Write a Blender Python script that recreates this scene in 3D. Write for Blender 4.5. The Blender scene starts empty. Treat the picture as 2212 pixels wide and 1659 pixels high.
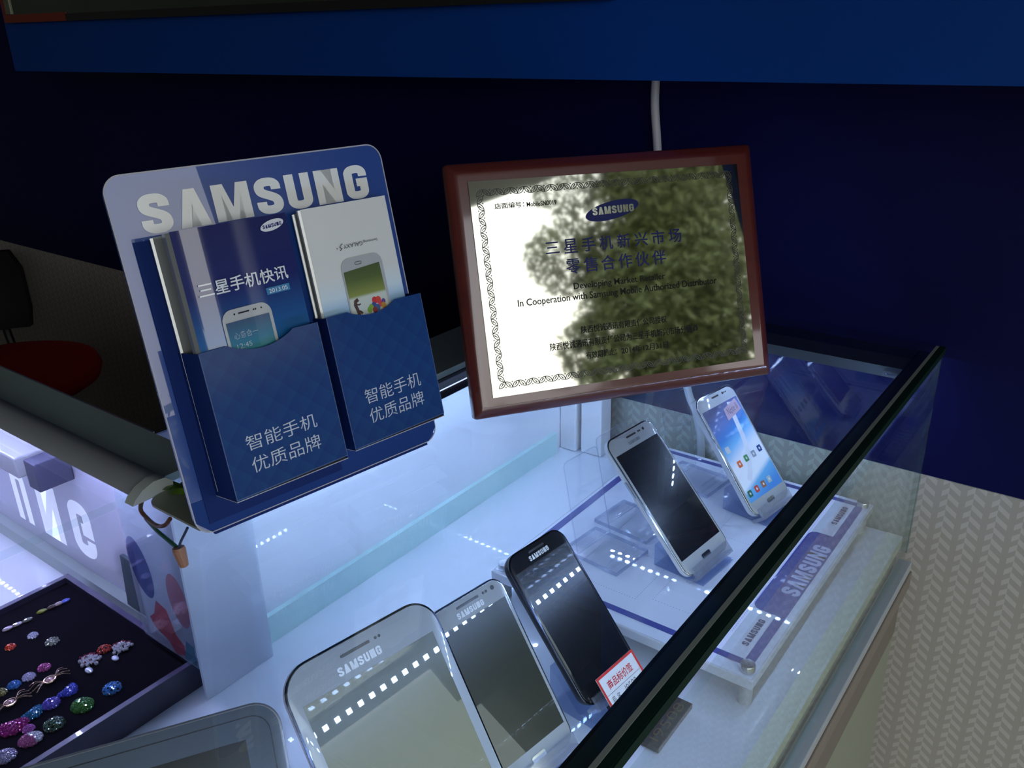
import bpy, bmesh, math, random
from mathutils import Vector, Matrix

S = bpy.context.scene
COL = S.collection
PI = math.pi
rnd = random.Random(7)

# ------------------------------------------------------------------ camera
cam_data = bpy.data.cameras.new('camera')
cam = bpy.data.objects.new('camera', cam_data)
COL.objects.link(cam)
cam_data.sensor_fit = 'HORIZONTAL'
cam_data.sensor_width = 36.0
cam_data.lens = 1847.0 / 2212.0 * 36.0
cam_data.clip_start = 0.02
cam_data.clip_end = 200
_r = Vector((0.8006772, 0.59873769, -0.02071708))
_u = Vector((-0.21232999, 0.31594, 0.92471503))
_f = Vector((-0.5602071, 0.73599939, -0.38009592))
cam.matrix_world = Matrix(((_r.x, _u.x, -_f.x, 0.0), (_r.y, _u.y, -_f.y, 0.0), (_r.z, _u.z, -_f.z, 1.28), (0, 0, 0, 1)))
S.camera = cam

# ------------------------------------------------------------------ view, sky
vs = S.view_settings
vs.view_transform = 'Standard'
vs.look = 'None'
vs.gamma = 1.0
vs.exposure = 0.0
vs.use_curve_mapping = False
S.cycles.max_bounces = 14
S.cycles.transparent_max_bounces = 24
S.cycles.glossy_bounces = 6
S.cycles.transmission_bounces = 10
S.cycles.diffuse_bounces = 4
S.cycles.caustics_reflective = False
S.cycles.caustics_refractive = False
S.cycles.sample_clamp_indirect = 30.0

SKY = 3.4
LED = 158.0
world = bpy.data.worlds.new('sky')
S.world = world
world.use_nodes = True
wn, wl = world.node_tree.nodes, world.node_tree.links
wn.clear()
w_out = wn.new('ShaderNodeOutputWorld')
w_bg = wn.new('ShaderNodeBackground')
w_tc = wn.new('ShaderNodeTexCoord')
w_sep = wn.new('ShaderNodeSeparateXYZ')
w_ramp = wn.new('ShaderNodeValToRGB')
w_ramp.color_ramp.elements[0].position = 0.0
w_ramp.color_ramp.elements[0].color = (1.0, 0.98, 0.93, 1)
w_ramp.color_ramp.elements[1].position = 0.6
w_ramp.color_ramp.elements[1].color = (0.80, 0.88, 1.0, 1)
wl.new(w_tc.outputs['Generated'], w_sep.inputs[0])
wl.new(w_sep.outputs['Z'], w_ramp.inputs[0])
wl.new(w_ramp.outputs[0], w_bg.inputs['Color'])
w_bg.inputs['Strength'].default_value = SKY
wl.new(w_bg.outputs[0], w_out.inputs[0])

# daylight enters through the open shop front (a sampling portal for the sky, it gives off no light of its own)
pd = bpy.data.lights.new('shopfront_portal', 'AREA')
pd.shape = 'RECTANGLE'
pd.size = 4.9
pd.size_y = 2.04
pd.cycles.is_portal = True
po = bpy.data.objects.new('shopfront_portal', pd)
COL.objects.link(po)
po.matrix_world = Matrix(((0, 0, 1, 1.58), (1, 0, 0, -1.5), (0, 1, 0, 1.03), (0, 0, 0, 1)))


# ------------------------------------------------------------------ materials
MATS = {}


def mat(name, col, rough=0.5, metal=0.0, spec=0.5, coat=0.0, coat_rough=0.03, emit=None, estr=0.0, noise=0.0, nscale=40.0, bump=0.0, trans=0.0, ior=1.5, alpha=1.0):
    if name in MATS:
        return MATS[name]
    m = bpy.data.materials.new(name)
    m.use_nodes = True
    nt = m.node_tree
    b = nt.nodes['Principled BSDF']
    b.inputs['Base Color'].default_value = (*col, 1)
    b.inputs['Roughness'].default_value = rough
    b.inputs['Metallic'].default_value = metal
    b.inputs['Specular IOR Level'].default_value = spec
    b.inputs['Coat Weight'].default_value = coat
    b.inputs['Coat Roughness'].default_value = coat_rough
    b.inputs['Transmission Weight'].default_value = trans
    b.inputs['IOR'].default_value = ior
    b.inputs['Alpha'].default_value = alpha
    if emit:
        b.inputs['Emission Color'].default_value = (*emit, 1)
        b.inputs['Emission Strength'].default_value = estr
    if noise > 0 or bump > 0:
        tc = nt.nodes.new('ShaderNodeTexCoord')
        nz = nt.nodes.new('ShaderNodeTexNoise')
        nz.inputs['Scale'].default_value = nscale
        nz.inputs['Detail'].default_value = 4
        nt.links.new(tc.outputs['Object'], nz.inputs['Vector'])
        if noise > 0:
            mx = nt.nodes.new('ShaderNodeMixRGB')
            mx.inputs[1].default_value = (*[c * (1 - noise) for c in col], 1)
            mx.inputs[2].default_value = (*[min(1, c * (1 + noise)) for c in col], 1)
            nt.links.new(nz.outputs['Fac'], mx.inputs[0])
            nt.links.new(mx.outputs[0], b.inputs['Base Color'])
        if bump > 0:
            bp = nt.nodes.new('ShaderNodeBump')
            bp.inputs['Strength'].default_value = bump
            bp.inputs['Distance'].default_value = 0.002
            nt.links.new(nz.outputs['Fac'], bp.inputs['Height'])
            nt.links.new(bp.outputs[0], b.inputs['Normal'])
    MATS[name] = m
    return m


def pane_mat(name, tint=(0.97, 0.99, 0.98), f0=0.04, rough=0.0, milk=0.0, milk_col=(0.8, 0.8, 0.8), graze=1.0):
    """thin clear sheet: straight-through light plus a Schlick mirror reflection (optionally milky)"""
    if name in MATS:
        return MATS[name]
    m = bpy.data.materials.new(name)
    m.use_nodes = True
    nt = m.node_tree
    n, l = nt.nodes, nt.links
    n.clear()
    out = n.new('ShaderNodeOutputMaterial')
    tr = n.new('ShaderNodeBsdfTransparent')
    tr.inputs[0].default_value = (*tint, 1)
    gl = n.new('ShaderNodeBsdfGlossy')
    gl.inputs['Roughness'].default_value = rough
    gl.inputs['Color'].default_value = (1, 1, 1, 1)
    g = n.new('ShaderNodeNewGeometry')
    dot = n.new('ShaderNodeVectorMath')
    dot.operation = 'DOT_PRODUCT'
    l.new(g.outputs['Normal'], dot.inputs[0])
    l.new(g.outputs['Incoming'], dot.inputs[1])

    def mth(op, a, b=None):
        q = n.new('ShaderNodeMath')
        q.operation = op
        for i, v in enumerate((a, b)):
            if v is None:
                continue
            if isinstance(v, (int, float)):
                q.inputs[i].default_value = v
            else:
                l.new(v, q.inputs[i])
        return q.outputs[0]
    c = mth('ABSOLUTE', dot.outputs['Value'])
    k = mth('POWER', mth('SUBTRACT', 1.0, c), 5.0)
    fac = mth('ADD', mth('MULTIPLY', k, (1.0 - f0) * graze), f0)
    base = tr.outputs[0]
    if milk > 0:
        df = n.new('ShaderNodeBsdfDiffuse')
        df.inputs[0].default_value = (*milk_col, 1)
        tl = n.new('ShaderNodeBsdfTranslucent')
        tl.inputs[0].default_value = (*milk_col, 1)
        a = n.new('ShaderNodeMixShader')
        a.inputs[0].default_value = 0.5
        l.new(df.outputs[0], a.inputs[1])
        l.new(tl.outputs[0], a.inputs[2])
        mm = n.new('ShaderNodeMixShader')
        mm.inputs[0].default_value = milk
        l.new(base, mm.inputs[1])
        l.new(a.outputs[0], mm.inputs[2])
        base = mm.outputs[0]
    mx = n.new('ShaderNodeMixShader')
    l.new(fac, mx.inputs[0])
    l.new(base, mx.inputs[1])
    l.new(gl.outputs[0], mx.inputs[2])
    l.new(mx.outputs[0], out.inputs[0])
    MATS[name] = m
    return m


def glass_mat(name, col=(0.98, 0.99, 1.0), ior=1.49, rough=0.0):
    if name in MATS:
        return MATS[name]
    m = bpy.data.materials.new(name)
    m.use_nodes = True
    nt = m.node_tree
    nt.nodes.clear()
    out = nt.nodes.new('ShaderNodeOutputMaterial')
    g = nt.nodes.new('ShaderNodeBsdfGlass')
    g.inputs['Color'].default_value = (*col, 1)
    g.inputs['IOR'].default_value = ior
    g.inputs['Roughness'].default_value = rough
    nt.links.new(g.outputs[0], out.inputs[0])
    MATS[name] = m
    return m


def ramp_mat(name, axis, lo, hi, stops, rough=0.3, coat=0.0, emit=0.0, coord='Object'):
    """printed colour ramp along one object axis between lo and hi"""
    if name in MATS:
        return MATS[name]
    m = mat(name, (0.5, 0.5, 0.5), rough, coat=coat)
    nt = m.node_tree
    b = nt.nodes['Principled BSDF']
    tc = nt.nodes.new('ShaderNodeTexCoord')
    sp = nt.nodes.new('ShaderNodeSeparateXYZ')
    mr = nt.nodes.new('ShaderNodeMapRange')
    mr.inputs['From Min'].default_value = lo
    mr.inputs['From Max'].default_value = hi
    cr = nt.nodes.new('ShaderNodeValToRGB')
    els = cr.color_ramp.elements
    while len(els) < len(stops):
        els.new(0.5)
    for e, (p, c) in zip(els, stops):
        e.position = p
        e.color = (*c, 1)
    nt.links.new(tc.outputs[coord], sp.inputs[0])
    nt.links.new(sp.outputs[axis], mr.inputs['Value'])
    nt.links.new(mr.outputs[0], cr.inputs[0])
    nt.links.new(cr.outputs[0], b.inputs['Base Color'])
    if emit > 0:
        nt.links.new(cr.outputs[0], b.inputs['Emission Color'])
        b.inputs['Emission Strength'].default_value = emit
    return m


# ------------------------------------------------------------------ mesh helpers
def B():
    return bmesh.new()


def box(bm, lo, hi, mi=0):
    x0, y0, z0 = lo
    x1, y1, z1 = hi
    v = [bm.verts.new(p) for p in ((x0, y0, z0), (x1, y0, z0), (x1, y1, z0), (x0, y1, z0), (x0, y0, z1), (x1, y0, z1), (x1, y1, z1), (x0, y1, z1))]
    for f in ((3, 2, 1, 0), (4, 5, 6, 7), (0, 1, 5, 4), (1, 2, 6, 5), (2, 3, 7, 6), (3, 0, 4, 7)):
        bm.faces.new([v[i] for i in f]).material_index = mi
    return bm


def bbox(lo, hi, bev=0.0, seg=2):
    bm = box(B(), lo, hi)
    if bev > 0:
        bmesh.ops.bevel(bm, geom=list(bm.edges), offset=bev, segments=seg, affect='EDGES', profile=0.5)
    return bm


def loft(bm, loops, cap0=True, cap1=True, mi=0):
    vl = [[bm.verts.new(p) for p in lp] for lp in loops]
    n = len(vl[0])
    for a, b in zip(vl, vl[1:]):
        for i in range(n):
            j = (i + 1) % n
            bm.faces.new((a[i], a[j], b[j], b[i])).material_index = mi
    if cap0:
        bm.faces.new(list(reversed(vl[0]))).material_index = mi
    if cap1:
        bm.faces.new(vl[-1]).material_index = mi
    return bm


def rrect(x0, y0, x1, y1, r, n=6, corners=(1, 1, 1, 1)):
    """counter-clockwise rounded rectangle, corners order BL BR TR TL"""
    pts = []
    for k, (cx, cy, a) in enumerate(((x0 + r, y0 + r, PI), (x1 - r, y0 + r, 1.5 * PI), (x1 - r, y1 - r, 0), (x0 + r, y1 - r, 0.5 * PI))):
        if not corners[k] or r <= 0:
            pts.append(((x0, x1, x1, x0)[k], (y0, y0, y1, y1)[k]))
            continue
        for i in range(n + 1):
            t = a + 0.5 * PI * i / n
            pts.append((cx + r * math.cos(t), cy + r * math.sin(t)))
    return pts


def prism(bm, pts, z0, z1, mi=0):
    return loft(bm, [[(x, y, z0) for x, y in pts], [(x, y, z1) for x, y in pts]], mi=mi)


def flat(bm, pts, z, mi=0):
    f = bm.faces.new([bm.verts.new((x, y, z)) for x, y in pts])
    f.material_index = mi
    return bm


def ellipse(cx, cy, a, b, ang=0.0, n=32):
    return [(cx + a * math.cos(t) * math.cos(ang) - b * math.sin(t) * math.sin(ang), cy + a * math.cos(t) * math.sin(ang) + b * math.sin(t) * math.cos(ang)) for t in (2 * PI * i / n for i in range(n))]


def ribbon(bm, path, w, z=0.0, closed=False, mi=0):
    p = [Vector((a, b)) for a, b in path]
    n = len(p)
    L, R = [], []
    for i in range(n):
        a = p[(i - 1) % n] if (closed or i > 0) else None
        c = p[(i + 1) % n] if (closed or i < n - 1) else None
        d1 = (p[i] - a).normalized() if a is not None else None
        d2 = (c - p[i]).normalized() if c is not None else None
        if d1 is None:
            d1 = d2
        if d2 is None:
            d2 = d1
        n1 = Vector((-d1.y, d1.x))
        n2 = Vector((-d2.y, d2.x))
        m = n1 + n2
        if m.length < 1e-6:
            m = n1
        m.normalize()
        k = w / 2 / max(0.35, m.dot(n1))
        L.append(bm.verts.new((p[i].x + m.x * k, p[i].y + m.y * k, z)))
        R.append(bm.verts.new((p[i].x - m.x * k, p[i].y - m.y * k, z)))
    for i in range(n if closed else n - 1):
        j = (i + 1) % n
        bm.faces.new((R[i], R[j], L[j], L[i])).material_index = mi
    return bm


def tube(bm, pts, r, seg=10, caps=True, mi=0):
    pts = [Vector(p) for p in pts]
    rings = []
    prev = None
    for i, p in enumerate(pts):
        t = (pts[min(i + 1, len(pts) - 1)] - pts[max(i - 1, 0)]).normalized()
        if prev is None:
            s = t.orthogonal().normalized()
        else:
            s = (prev - t * prev.dot(t)).normalized()
        prev = s
        q = t.cross(s)
        rr = r[i] if isinstance(r, (list, tuple)) else r
        rings.append([tuple(p + s * rr * math.cos(a) + q * rr * math.sin(a)) for a in (2 * PI * k / seg for k in range(seg))])
    return loft(bm, rings, caps, caps, mi)


def smooth_path(pts, n=8):
    pts = [Vector(p) for p in pts]
    out = []
    for i in range(len(pts) - 1):
        p0, p1, p2, p3 = pts[max(i - 1, 0)], pts[i], pts[i + 1], pts[min(i + 2, len(pts) - 1)]
        for k in range(n):
            t = k / n
            out.append(0.5 * ((2 * p1) + (p2 - p0) * t + (2 * p0 - 5 * p1 + 4 * p2 - p3) * t * t + (3 * p1 - p0 - 3 * p2 + p3) * t ** 3))
    out.append(pts[-1])
    return out


def lathe(bm, prof, seg=24, c=(0, 0), mi=0):
    rings = [[(c[0] + r * math.cos(a), c[1] + r * math.sin(a), z) for a in (2 * PI * k / seg for k in range(seg))] for r, z in prof]
    return loft(bm, rings, True, True, mi)


def obj(name, bm, mats, parent=None, smooth=False, mw=None):
    bmesh.ops.recalc_face_normals(bm, faces=bm.faces)
    me = bpy.data.meshes.new(name)
    bm.to_mesh(me)
    bm.free()
    for m in (mats if isinstance(mats, (list, tuple)) else [mats]):
        me.materials.append(m)
    if smooth:
        for p in me.polygons:
            p.use_smooth = True
        me.set_sharp_from_angle(angle=math.radians(40))
    o = bpy.data.objects.new(name, me)
    COL.objects.link(o)
    if parent:
        o.parent = parent
    if mw is not None:
        o.matrix_world = mw
    return o


def tag(o, label, cat, group=None):
    o['label'] = label
    o['category'] = cat
    if group:
        o['group'] = group
    return o


def struct(o):
    o['kind'] = 'structure'
    return o


def empty(name, label, cat, mw=None, group=None):
    o = bpy.data.objects.new(name, None)
    o.empty_display_size = 0.02
    COL.objects.link(o)
    if mw is not None:
        o.matrix_world = mw
    return tag(o, label, cat, group)


def T(x, y, z):
    return Matrix.Translation((x, y, z))


def frame(x, y, z, yaw, tilt):
    """local X = along the width, Y = up the face, Z = out of the face; yaw 0 faces +X, tilt leans it back"""
    yaw = math.radians(yaw)
    tilt = math.radians(tilt)
    ux = Vector((-math.sin(yaw), math.cos(yaw), 0))
    n = Vector((math.cos(yaw), math.sin(yaw), 0))
    up = Vector((0, 0, 1)) * math.cos(tilt) - n * math.sin(tilt)
    w = ux.cross(up)
    return Matrix(((ux.x, up.x, w.x, x), (ux.y, up.y, w.y, y), (ux.z, up.z, w.z, z), (0, 0, 0, 1)))


# ------------------------------------------------------------------ lettering
_SPATH = [(.51, .66), (.51, .71), (.50, .80), (.43, .87), (.31, .89), (.19, .87), (.12, .80), (.11, .70), (.14, .62), (.22, .56), (.40, .46), (.48, .39), (.51, .30), (.50, .20), (.43, .13), (.31, .11), (.19, .13), (.12, .20), (.11, .30), (.11, .35)]
_GPATH = [(.51, .66), (.51, .71), (.50, .80), (.43, .87), (.31, .89), (.19, .87), (.12, .80), (.11, .70), (.11, .30), (.12, .20), (.19, .13), (.31, .11), (.43, .13), (.50, .20), (.51, .30), (.51, .485), (.31, .485)]
_UPATH = [(.11, 1), (.11, .30), (.12, .20), (.19, .13), (.31, .11), (.43, .13), (.50, .20), (.51, .30), (.51, 1)]
_GLY = {
    'S': (.62, [('r', _SPATH)]),
    'A': (.67, [('p', [(0, 0), (.23, 0), (.335, .62), (.44, 0), (.67, 0), (.455, 1), (.215, 1)])]),
    'M': (.84, [('p', [(0, 0), (.20, 0), (.20, .72), (.34, 0), (.50, 0), (.64, .72), (.64, 0), (.84, 0), (.84, 1), (.57, 1), (.42, .35), (.27, 1), (0, 1)])]),
    'U': (.62, [('r', _UPATH)]),
    'N': (.66, [('p', [(0, 0), (.185, 0), (.185, .60), (.455, 0), (.66, 0), (.66, 1), (.475, 1), (.475, .40), (.205, 1), (0, 1)])]),
    'G': (.62, [('r', _GPATH)]),
}


def _GSM(c, pts):
    if c == 'G':
        return [(q.x, q.y) for q in smooth_path([(a, b, 0) for a, b in pts[:15]], 3)] + pts[15:]
    if c == 'U':
        return [pts[0]] + [(q.x, q.y) for q in smooth_path([(a, b, 0) for a, b in pts[1:-1]], 3)] + [pts[-1]]
    return [(q.x, q.y) for q in smooth_path([(a, b, 0) for a, b in pts], 3)]


def wordmark(bm, word, u0, v0, u1, v1, z, skew=0.0, gap=.14, mi=0, flip=False, stroke=.235):
    tot = sum(_GLY[c][0] for c in word) + gap * (len(word) - 1)
    sx = (u1 - u0) / tot
    sy = v1 - v0
    x = 0
    for c in word:
        w, parts = _GLY[c]
        for kind, pts in parts:
            tmp = B()
            if kind == 'r':
                ribbon(tmp, _GSM(c, pts), stroke, 0)
            else:
                flat(tmp, pts, 0)
            bmesh.ops.triangulate(tmp, faces=tmp.faces)
            vm = {}
            for v in tmp.verts:
                yy = (1 - v.co.y) if flip else v.co.y
                vm[v] = bm.verts.new((u0 + (v.co.x + x) * sx, v0 + yy * sy + skew * (v.co.x + x) * sx, z))
            for f in tmp.faces:
                vv = [vm[v] for v in f.verts]
                nf = bm.faces.new(list(reversed(vv)) if flip else vv)
                nf.material_index = mi
            tmp.free()
        x += w + gap
    return bm


_tcache = {}


def text_geo(s, bold):
    key = (s, bold)
    if key not in _tcache:
        c = bpy.data.curves.new('type', 'FONT')
        c.body = s
        c.size = 1.0
        c.offset = bold
        c.resolution_u = 3
        o = bpy.data.objects.new('type', c)
        COL.objects.link(o)
        dg = bpy.context.evaluated_depsgraph_get()
        dg.update()
        me = o.evaluated_get(dg).to_mesh()
        vs_ = [v.co.copy() for v in me.vertices]
        fs = [list(p.vertices) for p in me.polygons]
        o.evaluated_get(dg).to_mesh_clear()
        bpy.data.objects.remove(o)
        bpy.data.curves.remove(c)
        _tcache[key] = (vs_, fs)
    return _tcache[key]


def typeset(bm, s, u0, v0, u1, v1, z, bold=0.0, mi=0, rot=0, slant=0.0, vslope=0.0):
    """fit the ink of a line of type into the box u0..u1, v0..v1 (rot=180 turns it upside down)"""
    vs_, fs = text_geo(s, bold)
    if not vs_:
        return bm
    ax = min(v.x for v in vs_)
    bx = max(v.x for v in vs_)
    ay = min(v.y for v in vs_)
    by = max(v.y for v in vs_)
    nv = []
    for v in vs_:
        a = (v.x - ax) / max(1e-6, bx - ax)
        b = (v.y - ay) / max(1e-6, by - ay)
        if rot == 180:
            a, b = 1 - a, 1 - b
        nv.append(bm.verts.new((u0 + a * (u1 - u0) + slant * (b - .5) * (v1 - v0), v0 + b * (v1 - v0) + vslope * a, z)))
    for f in fs:
        try:
            bm.faces.new([nv[i] for i in f]).material_index = mi
        except ValueError:
            pass
    return bm


def decal(name, bm, m, parent):
    bm.normal_update()
    for f in list(bm.faces):
        if f.normal.z < 0:
            f.normal_flip()
    me = bpy.data.meshes.new(name)
    bm.to_mesh(me)
    bm.free()
    for q in (m if isinstance(m, (list, tuple)) else [m]):
        me.materials.append(q)
    o = bpy.data.objects.new(name, me)
    COL.objects.link(o)
    o.parent = parent
    return o


# ------------------------------------------------------------------ shared materials
M_navy_wall = mat('navy_wall_paint', (0.0013, 0.0020, 0.050), 0.6, spec=0.15, noise=0.08, nscale=300)
M_fascia = mat('blue_fascia_paint', (0.001, 0.040, 0.24), 0.55, spec=0.15, noise=0.06, nscale=400)
M_glass = pane_mat('clear_pane', (0.955, 0.985, 0.975))
M_glass_front = pane_mat('front_pane', (0.93, 0.97, 0.955), f0=0.035, graze=0.75)
M_green_edge = mat('green_glass_edge', (0.006, 0.022, 0.016), 0.5, spec=0.05)
M_dull_black = mat('dull_black', (0.007, 0.007, 0.007), 0.6, spec=0.04)
M_edge_light = mat('ground_glass_bevel', (0.24, 0.27, 0.24), 0.5)
M_white_lam = mat('white_gloss_laminate', (0.74, 0.78, 0.84), 0.35, coat=1.0, coat_rough=0.010)
M_white_lam.node_tree.nodes['Principled BSDF'].inputs['Coat IOR'].default_value = 2.15
M_white = mat('white_plastic', (0.75, 0.76, 0.78), 0.4)
M_cream = mat('cream_board_edge', (0.66, 0.70, 0.56), 0.5)
M_black = mat('black_plastic', (0.006, 0.006, 0.008), 0.35)
M_dark_ch = mat('dark_channel', (0.012, 0.016, 0.018), 0.4)
M_grey_ch = mat('grey_channel', (0.055, 0.065, 0.068), 0.45, noise=0.05, nscale=60)
M_greygreen = mat('grey_green_strip', (0.40, 0.50, 0.45), 0.35, noise=0.12, nscale=18)  # green tint stands in for trees reflected along the band
M_alu = mat('anodised_aluminium', (0.34, 0.36, 0.37), 0.4, metal=0.25, noise=0.04, nscale=200)
M_alu_cap = mat('grey_end_cap', (0.42, 0.47, 0.45), 0.45)
M_wood_grey = mat('worn_brown_ledge', (0.22, 0.19, 0.155), 0.5, noise=0.15, nscale=60)
M_cab = mat('beige_cabinet_board', (0.27, 0.29, 0.215), 0.55, noise=0.06, nscale=180)
M_cab_dark = mat('taupe_top_band', (0.18, 0.16, 0.125), 0.55, noise=0.08, nscale=120)
M_diffuser = mat('led_diffuser', (0.8, 0.85, 0.9), 0.5, emit=(0.62, 0.68, 1.0), estr=1.6)
M_led = mat('led_die', (1, 1, 1), 0.5, emit=(0.40, 0.57, 1.0), estr=LED)
M_led_v = mat('violet_led_die', (1, 1, 1), 0.5, emit=(0.52, 0.54, 1.0), estr=LED * 1.5)
M_strip = mat('led_strip_board', (0.02, 0.02, 0.03), 0.6)
M_acryl = glass_mat('clear_acrylic', (0.97, 0.98, 1.0))
M_acryl_thin = pane_mat('thin_acrylic', (0.975, 0.98, 0.99), f0=0.05)
M_acryl_edge = pane_mat('acrylic_cut_edge', (0.80, 0.83, 0.90), f0=0.10, rough=0.15)

# ------------------------------------------------------------------ the room
WY = 1.012


def wallpaper_material():
    m = mat('woven_wallpaper', (0.5, 0.46, 0.38), 0.65)
    nt = m.node_tree
    n, l = nt.nodes, nt.links
    b = n['Principled BSDF']
    tc = n.new('ShaderNodeTexCoord')
    sp = n.new('ShaderNodeSeparateXYZ')
    l.new(tc.outputs['Object'], sp.inputs[0])

    def mth(op, a, bb=None, c=None):
        q = n.new('ShaderNodeMath')
        q.operation = op
        for i, v in enumerate((a, bb, c)):
            if v is None:
                continue
            if isinstance(v, (int, float)):
                q.inputs[i].default_value = v
            else:
                l.new(v, q.inputs[i])
        return q.outputs[0]
    P, Q = 0.0265, 0.0150

    def bars(shift_u, shift_v, slope, hu, hv):
        u = mth('ADD', mth('DIVIDE', sp.outputs['X'], P), shift_u)
        v0 = mth('ADD', mth('DIVIDE', sp.outputs['Z'], Q), shift_v)
        v = mth('ADD', v0, mth('MULTIPLY', mth('FLOOR', u), 0.42))
        fu = mth('SUBTRACT', mth('FRACT', u), 0.5)
        vv = mth('ADD', v, mth('MULTIPLY', fu, slope))
        fv = mth('SUBTRACT', mth('FRACT', vv), 0.5)
        return mth('MULTIPLY', mth('LESS_THAN', mth('ABSOLUTE', fu), hu), mth('LESS_THAN', mth('ABSOLUTE', fv), hv))
    a = bars(0.0, 0.0, 1.3, 0.24, 0.23)
    c = bars(0.36, 0.45, -1.6, 0.14, 0.25)
    mx = mth('MAXIMUM', a, c)
    nz = n.new('ShaderNodeTexNoise')
    nz.inputs['Scale'].default_value = 900
    l.new(tc.outputs['Object'], nz.inputs['Vector'])
    fac = mth('ADD', mth('MULTIPLY', mx, 0.70), mth('MULTIPLY', nz.outputs['Fac'], 0.30))
    mix = n.new('ShaderNodeMixRGB')
    mix.inputs[1].default_value = (0.36, 0.335, 0.29, 1)
    mix.inputs[2].default_value = (0.52, 0.50, 0.45, 1)
    l.new(fac, mix.inputs[0])
    l.new(mix.outputs[0], b.inputs['Base Color'])
    bp = n.new('ShaderNodeBump')
    bp.inputs['Strength'].default_value = 0.25
    bp.inputs['Distance'].default_value = 0.001
    l.new(fac, bp.inputs['Height'])
    l.new(bp.outputs[0], b.inputs['Normal'])
    return m


M_paper = wallpaper_material()
DADO = 0.782
bm = box(B(), (-4.2, WY, DADO), (0.95, WY + 0.12, 2.1))
struct(obj('wall_back', bm, M_navy_wall))
bm = box(B(), (-4.2, WY - 0.002, 0.0), (0.95, WY + 0.12, DADO))
struct(obj('wall_back_dado', bm, M_paper))
M_floor = mat('grey_floor_tile', (0.16, 0.15, 0.14), 0.35, noise=0.1, nscale=8)
struct(obj('floor', box(B(), (-4.2, -4.2, -0.06), (2.3, 1.12, 0.0)), M_floor))
M_ceil = mat('ceiling_paint', (0.27, 0.29, 0.30), 0.8, noise=0.05, nscale=20)
struct(obj('ceiling', box(B(), (-4.2, -4.2, 2.1), (1.58, 1.14, 2.2)), M_ceil))
M_side = mat('shop_side_wall', (0.30, 0.29, 0.29), 0.7, noise=0.06, nscale=10)
struct(obj('wall_left', box(B(), (-4.32, -4.2, 0.0), (-4.2, 1.12, 2.1)), M_side))
struct(obj('wall_front', box(B(), (-4.2, -4.32, 0.0), (1.58, -4.2, 2.1)), M_side))
struct(obj('added_pillar', box(B(), (0.95, 1.012, 0.0), (1.10, 1.14, 2.1)), M_side))  # unseen pillar added to bound the daylight in the stand's reflection
M_pave = mat('pale_pavement', (0.10, 0.10, 0.085), 0.8, noise=0.15, nscale=3)
struct(obj('ground', box(B(), (2.3, -30, -0.2), (40, 40, -0.08)), M_pave))

# fascia (sign box) on the wall
FY = 0.80
fa = empty('fascia_box', 'deep blue sign box jutting out above the navy wall', 'sign box', T(-0.3, FY, 1.2331))
obj('face_panel', box(B(), (-1.4514, 0.0, 0.0), (1.22, 0.012, 0.70)), M_fascia, fa)
obj('bottom_panel', box(B(), (-1.4514, 0.012, 0.0), (1.22, 0.2115, 0.012)), M_navy_wall, fa)
obj('side_panel', box(B(), (-1.4514, 0.012, 0.012), (-1.4394, 0.2115, 0.70)), M_navy_wall, fa)
obj('top_panel', box(B(), (-1.4394, 0.012, 0.688), (1.22, 0.2115, 0.70)), M_navy_wall, fa)

# framed glossy poster on the fascia, hanging slightly out of level
pf = empty('framed_poster', 'dark glossy framed picture on the blue sign box, cut off at the top', 'picture', T(-1.7191, FY - 0.006, 1.3204) @ Matrix.Rotation(0.0053, 4, 'Y'))
M_frame_r = mat('orange_frame', (0.16, 0.018, 0.006), 0.4)
M_frame_k = mat('dark_frame', (0.010, 0.010, 0.010), 0.4)  # orange and dark lengths imitate reflections along one frame trim
M_pic = mat('dark_picture_glass', (0.012, 0.022, 0.010), 0.12, noise=0.8, nscale=9, coat=0.6)  # mottled green stands in for trees mirrored in the glass
obj('frame_edge', box(B(), (0.0, -0.008, -0.006), (0.215, 0.004, 0.007)), M_frame_r, pf)
obj('frame_rail', box(B(), (0.215, -0.008, -0.006), (1.25, 0.004, 0.005)), M_frame_k, pf)
obj('frame_side', box(B(), (0.0, -0.008, 0.007), (0.008, 0.004, 0.38)), M_frame_r, pf)
obj('picture', box(B(), (0.008, -0.005, 0.005), (1.25, 0.004, 0.38)), M_pic, pf)
obj('corner_clip', box(B(), (0.010, -0.0075, 0.008), (0.028, -0.005, 0.10)), mat('silver_clip', (0.20, 0.22, 0.15), 0.3, metal=0.6), pf)

# white cable down the wall
pts = smooth_path([(-0.528, 1.0035, 1.26), (-0.530, 1.0035, 1.20), (-0.5235, 1.0035, 1.14), (-0.515, 1.0035, 1.05), (-0.495, 1.0035, 0.95), (-0.4625, 1.0035, 0.825), (-0.446, 1.0035, 0.788), (-0.435, 1.0035, 0.72), (-0.43, 1.0035, 0.5), (-0.44, 1.0035, 0.2), (-0.45, 1.0035, 0.02)])
tag(obj('power_cable', tube(B(), pts, 0.0055, 10), mat('white_cable', (0.62, 0.60, 0.64), 0.45), smooth=True), 'white cable hanging down the navy wall behind the wooden plaque', 'cable')

# ------------------------------------------------------------------ main showcase
FX, BX, Y0, Y1 = -0.154, -0.633, -0.10, 0.988
TZ = 0.95
FL = 0.71
sc = empty('glass_showcase', 'lit glass counter case with green-edged top holding the phones', 'display case', T(-0.4, 0.45, 0.0))


def scp(name, bm, m, parent=None, smooth=False):
    bmesh.ops.translate(bm, verts=bm.verts, vec=(0.4, -0.45, 0.0))
    return obj(name, bm, m, parent or sc, smooth)


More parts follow.
